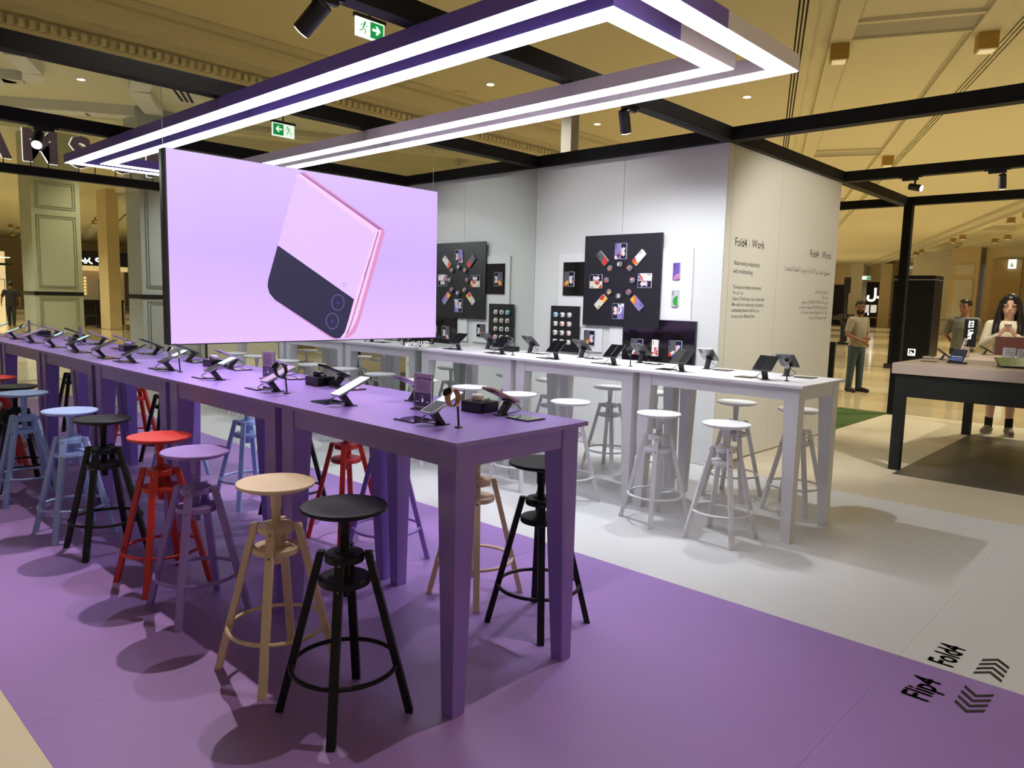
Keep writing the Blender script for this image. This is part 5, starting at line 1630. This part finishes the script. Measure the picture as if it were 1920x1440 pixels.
        if len(shoe) > 1:
            c = an.lerp(ft, 0.5)
            q = G()
            pts = []
            for i in range(24):
                a = 2 * PI * i / 24
                ca, sa = math.cos(a), math.sin(a)
                L = 0.145 if ca > 0 else 0.125
                pts.append(Vector((an.x, an.y, 0.0)) + d * (0.055 + L * ca) + w * (0.047 * sa))
            q.prism(pts, (0, 0, 0.020)).xf(S).make('sole', shoe[1], so)
        if socks:
            q = G()
            limb(q, [an + Vector((0, 0, -0.01)), an + Vector((0, 0.004, 0.11))], [0.044, 0.046], 14)
            fuse(q, 'sock', socks, r, 0.008, 2, S)
    # hair
    h = G()
    h.ell(hpnt(0, 0.020, 0.160), (0.082, 0.092, 0.088), 20, 14, HM.to_3x3())
    if long_hair:
        h.ell(hpnt(0, 0.014, 0.150), (0.086, 0.094, 0.098), 20, 14, HM.to_3x3())
        h.ell(hpnt(0, 0.055, 0.08), (0.085, 0.055, 0.12), 16, 12, HM.to_3x3())
        for sx in (-1, 1):
            limb(h, [hpnt(sx * 0.040, -0.058, 0.212), hpnt(sx * 0.074, -0.030, 0.165), hpnt(sx * 0.082, -0.018, 0.10), hpnt(sx * 0.092, -0.014, 0.02), (sx * 0.118, -0.045, 1.38), (sx * 0.125, -0.105, 1.27), (sx * 0.105, -0.135, 1.15)], [0.022, 0.022, 0.026, 0.034, 0.042, 0.040, 0.018], 12)
            limb(h, [hpnt(sx * 0.07, 0.05, 0.10), (sx * 0.10, 0.05, 1.40), (sx * 0.11, 0.105, 1.22), (sx * 0.09, 0.115, 1.10)], [0.045, 0.055, 0.045, 0.02], 12)
    else:
        h.ell(hpnt(0, -0.012, 0.205), (0.070, 0.080, 0.042), 18, 12, HM.to_3x3())
        for sx in (-1, 1):
            limb(h, [hpnt(sx * 0.072, -0.012, 0.165), hpnt(sx * 0.070, 0.0, 0.125)], [0.014, 0.009], 8)
    fuse(h, 'hair', hairm, r, 0.007, 3, S)
    if beard:
        q = G()
        for k_ in range(9):
            a = -1.15 + 2.3 * k_ / 8
            limb(q, [hpnt(0.064 * math.sin(a), -0.022 - 0.052 * math.cos(a), 0.075), hpnt(0.050 * math.sin(a), -0.025 - 0.050 * math.cos(a), 0.020)], [0.009, 0.013], 8)
        limb(q, [hpnt(-0.024, -0.083, 0.074), hpnt(0.024, -0.083, 0.074)], [0.006, 0.006], 8)
        fuse(q, 'beard', hairm, r, 0.006, 2, S)
    # face details
    for sx in (-1, 1):
        e_ = G()
        ez = 0.128
        if A.get('eyes') == 'down':
            limb(e_, [hpnt(sx * 0.018, -0.0845, ez - 0.006), hpnt(sx * 0.030, -0.0840, ez - 0.009), hpnt(sx * 0.043, -0.077, ez - 0.006)], [0.003, 0.0038, 0.003], 8)
        else:
            e_.ell(hpnt(sx * 0.030, -0.0805, ez), (0.013, 0.007, 0.007), 12, 8, HM.to_3x3())
        e_.xf(S).make('eye', M_eye, r, True)
        w_ = G()
        limb(w_, [hpnt(sx * 0.015, -0.090, ez + 0.021), hpnt(sx * 0.033, -0.088, ez + 0.025), hpnt(sx * 0.050, -0.075, ez + 0.020)], [0.0032, 0.0038, 0.0026], 8)
        w_.xf(S).make('eyebrow', hairm, r, True)
    m_ = G()
    limb(m_, [hpnt(-0.020, -0.081, 0.060), hpnt(0, -0.0875, 0.0605), hpnt(0.020, -0.081, 0.060)], [0.004, 0.0062, 0.004], 10)
    m_.xf(S).make('mouth', M_lips, r, True)
    if collar:
        c_ = G()
        n = 20
        pts_lo = [(0.080 * math.sin(2 * PI * i / n), 0.008 - 0.078 * math.cos(2 * PI * i / n), 1.405) for i in range(n)]
        pts_hi = [(0.064 * math.sin(2 * PI * i / n), 0.006 - 0.064 * math.cos(2 * PI * i / n), 1.452) for i in range(n)]
        c_.add(pts_lo + pts_hi, [(i, (i + 1) % n, n + (i + 1) % n, n + i) for i in range(n) if i not in (n - 1, 0)])
        o = c_.xf(S).make('collar', top, r, True)
        md = o.modifiers.new('solid', 'SOLIDIFY')
        md.thickness = 0.006
    return r, S
M_eye = mat('eye_dark', '#120c0a', 0.2)
M_lips = mat('lips', '#a0564f', 0.45)
M_skin1 = mat('skin_brown', '#8a5a40', 0.5)
M_skin2 = mat('skin_tan', '#8f6046', 0.5)
M_skin3 = mat('skin_light', '#e2b598', 0.45)
M_hair = mat('hair_black', '#14100f', 0.35)
M_polo = mat('polo_pale', '#948b7a', 0.8, noise=0.06, nscale=40)
M_polog = mat('polo_grey', '#64635a', 0.85, noise=0.06, nscale=40)
M_cream2 = mat('sweater_cream', '#e6ddc2', 0.9, noise=0.08, nscale=50, bump=0.3)
M_jeans = mat('jeans', '#3b4754', 0.85, noise=0.15, nscale=30)
M_darkcloth = mat('dark_cloth', '#1b1b1e', 0.8)
M_shoeb = mat('shoe_black', '#17140f', 0.6)
M_shoeg = mat('shoe_grey', '#8a8273', 0.7)
M_sole = mat('sole_pale', '#b9b2a2', 0.6)
M_sock = mat('sock_black', '#101012', 0.9)
# man with folded forearms in front of the belly
p1, S1_ = person('bearded man in a pale polo shirt standing with arms crossed low', (-2.72, 12.2, 0), R(68), 1.60,
    dict(elbowR=(-0.27, 0.02, 1.10), wristR=(-0.06, -0.19, 0.98), handR=((0.85, -0.1, -0.5), (0.3, 0.3, -0.9), (0, -0.5, 0.8)),
         elbowL=(0.27, 0.03, 1.09), wristL=(0.07, -0.20, 1.02), handL=((-0.95, -0.05, 0.1), (-0.1, 0.9, -0.3), (0, -0.3, 0.9)),
         ankleR=(-0.10, 0.05, 0.085), toeR=(-0.13, -0.12, 0.03), ankleL=(0.10, -0.02, 0.085), toeL=(0.13, -0.20, 0.03), curl=0.45),
    M_skin1, M_polo, M_jeans, (M_shoeb,), M_hair, beard=True, head=(0.0, 0.0, R(-42)))
# man with his hands behind his back
p2, _ = person('man in a grey polo shirt standing with hands behind his back', (-1.20, 12.75, 0), R(22), 1.66,
    dict(elbowR=(-0.235, 0.12, 1.10), wristR=(-0.08, 0.19, 0.94), handR=((0.9, 0.1, -0.3), (0, 1, 0), (0, 0, 1)),
         elbowL=(0.235, 0.12, 1.10), wristL=(0.08, 0.21, 0.96), handL=((-0.9, 0.1, -0.3), (0, 1, 0), (0, 0, 1)),
         ankleR=(-0.10, 0.05, 0.085), toeR=(-0.14, -0.12, 0.03)),
    M_skin2, M_polog, M_darkcloth, (M_shoeb,), M_hair, head=(0.05, 0.0, R(-38)))
# woman looking at her phone
p3, S3_ = person('woman with long dark hair in a cream sweater looking at her phone', (0.055, 9.02, 0), R(9), 1.70,
    dict(elbowR=(-0.235, -0.06, 1.10), wristR=(-0.085, -0.265, 1.255), handR=((0.45, -0.30, 0.62), (0.75, 0.55, 0.1), (0.1, -0.2, 0.9)),
         elbowL=(0.235, -0.06, 1.10), wristL=(0.085, -0.265, 1.250), handL=((-0.45, -0.30, 0.62), (-0.75, 0.55, 0.1), (-0.1, -0.2, 0.9)),
         ankleR=(-0.105, 0.02, 0.085), toeR=(-0.15, -0.14, 0.03), ankleL=(0.105, 0.0, 0.085), toeL=(0.135, -0.16, 0.03), curl=0.62, eyes='down'),
    M_skin3, M_cream2, M_darkcloth, (M_shoeg, M_sole), M_hair, sleeve='long', legs='short', long_hair=True, female=True, head=(R(8), 0, 0), collar=False, socks=M_sock, lean=R(19), hs=1.2)
ph = thing('phone', 'pale phone held in both hands by the woman in the cream sweater', 'phone', (0.055 + 0.068, 9.02 - 0.435, 1.300), R(9))
M_ = Matrix.Translation((0, 0.01, 0.02)) @ Matrix.Rotation(R(-38), 4, 'X')
G().rbox(0.074, 0.150, 0.009, 0.009, M_).make('body', mat('phone_pale', '#d9d2c6', 0.3), ph, bev=0.001)
G().rbox(0.068, 0.142, 0.0006, 0.006, M_ @ Matrix.Translation((0, 0, 0.0092))).make('screen', mat('phone_glow', '#ffffff', .2, emit=1.0, ecol=(1, .97, .92, 1)), ph)
# walking person seen in the mirror
person('person in black clothes walking away, seen in the mirror at left', (24.0, 5.78, 0), R(98), 1.66,
    dict(elbowR=(-0.29, 0.05, 1.12), wristR=(-0.30, -0.05, 0.90), handR=((0, -0.2, -1), (1, 0, 0), (0, -1, 0)),
         elbowL=(0.29, 0.06, 1.12), wristL=(0.31, 0.0, 0.88), handL=((0, -0.1, -1), (-1, 0, 0), (0, -1, 0)),
         ankleR=(-0.06, -0.12, 0.085), toeR=(-0.07, -0.30, 0.03), ankleL=(0.06, 0.16, 0.085), toeL=(0.07, -0.01, 0.03)),
    M_skin1, M_darkcloth, M_darkcloth, (M_shoeb,), M_hair)

# ------------------------------------------------------------------ lights of the mall, the stand's ceiling spots, added fill lamps
def mall_spot(x, y, p, a=125):
    spot_light((x, y, ZC - 0.03), (x, y, 0), p * MALL, a, 0.8, WARM, 0.08)
for s in (12, 19, 27, 36, 46, 58):
    for t in (-4.5, 0.2, 6.3):
        q = st(s, t, 0)
        mall_spot(q.x, q.y, 620 + 22 * (s - 12))
for x, y in ((-6.5, 1.0), (-6.5, 7.0), (10, 5.5), (16, 2.0), (16, 7.0), (0.5, 12.0)):
    mall_spot(x, y, 620)
for x, y in ((21, 4.5), (27, 6.5), (24, 0.5), (27, 10), (36, 8), (36, 15), (46, 12)):
    mall_spot(x, y, 1400)
for x, y in ((-1.5, 18), (-2.5, 26), (-4.5, 36), (1.0, 40), (-12, 55)):
    mall_spot(x, y, 1300)
for x, y, pw in ((5.5, 6.0, 1000), (8.3, 3.6, 1500), (10, 0.5, 1500), (4.5, -4.0, 250), (6.0, 0.5, 620)):
    spot_light((x, y, ZC - 0.03), (x, y, 0), pw, 105, 0.8, (0.93, 0.96, 1.0), 0.08)  # added cool lamps without fixtures, standing in for daylight on the mirrored ceiling
# two gimbal spots in the ceiling above the stand; they throw the crisp stool shadows
for x, y, tx, ty, pw, an, lab in ((0.22, 1.40, -0.5, -0.6, 230, 62, 'brass box spot in the ceiling above the free table end'), (-3.30, 1.35, -2.6, -0.7, 600, 58, 'brass box spot in the ceiling above the mirror end')):
    dup(gb, (x, y, ZC), 0, lab)
    spot_light((x, y, ZC - 0.26), (tx, ty, 0), pw, an, 0.7, (1, 0.90, 0.78), 0.022)
dup(gb, (-1.0, 4.45, ZC), 0, 'brass box spot in the ceiling above the white tables')
spot_light((-1.0, 4.45, ZC - 0.26), (-1.9, 2.1, 0), 320, 58, 0.8, (0.96, 0.99, 1), 0.05)
dup(gb, (-2.9, 1.9, ZC), 0, 'added brass box spot in the ceiling brightening the left of the back wall')
spot_light((-2.9, 1.9, ZC - 0.26), (-2.75, 4.54, 1.5), 260, 42, 0.9, (0.97, 1.0, 0.97), 0.05)  # added lamp, put in to brighten the left part of the wall
track_spot((1.35, 4.543, B0), (-2.6, 1.4, -1.5), 'track spotlight on the front right beam aimed at the cream wall', True, 240, 'x', 75, 0.14, 0.036, (1, .97, .92))
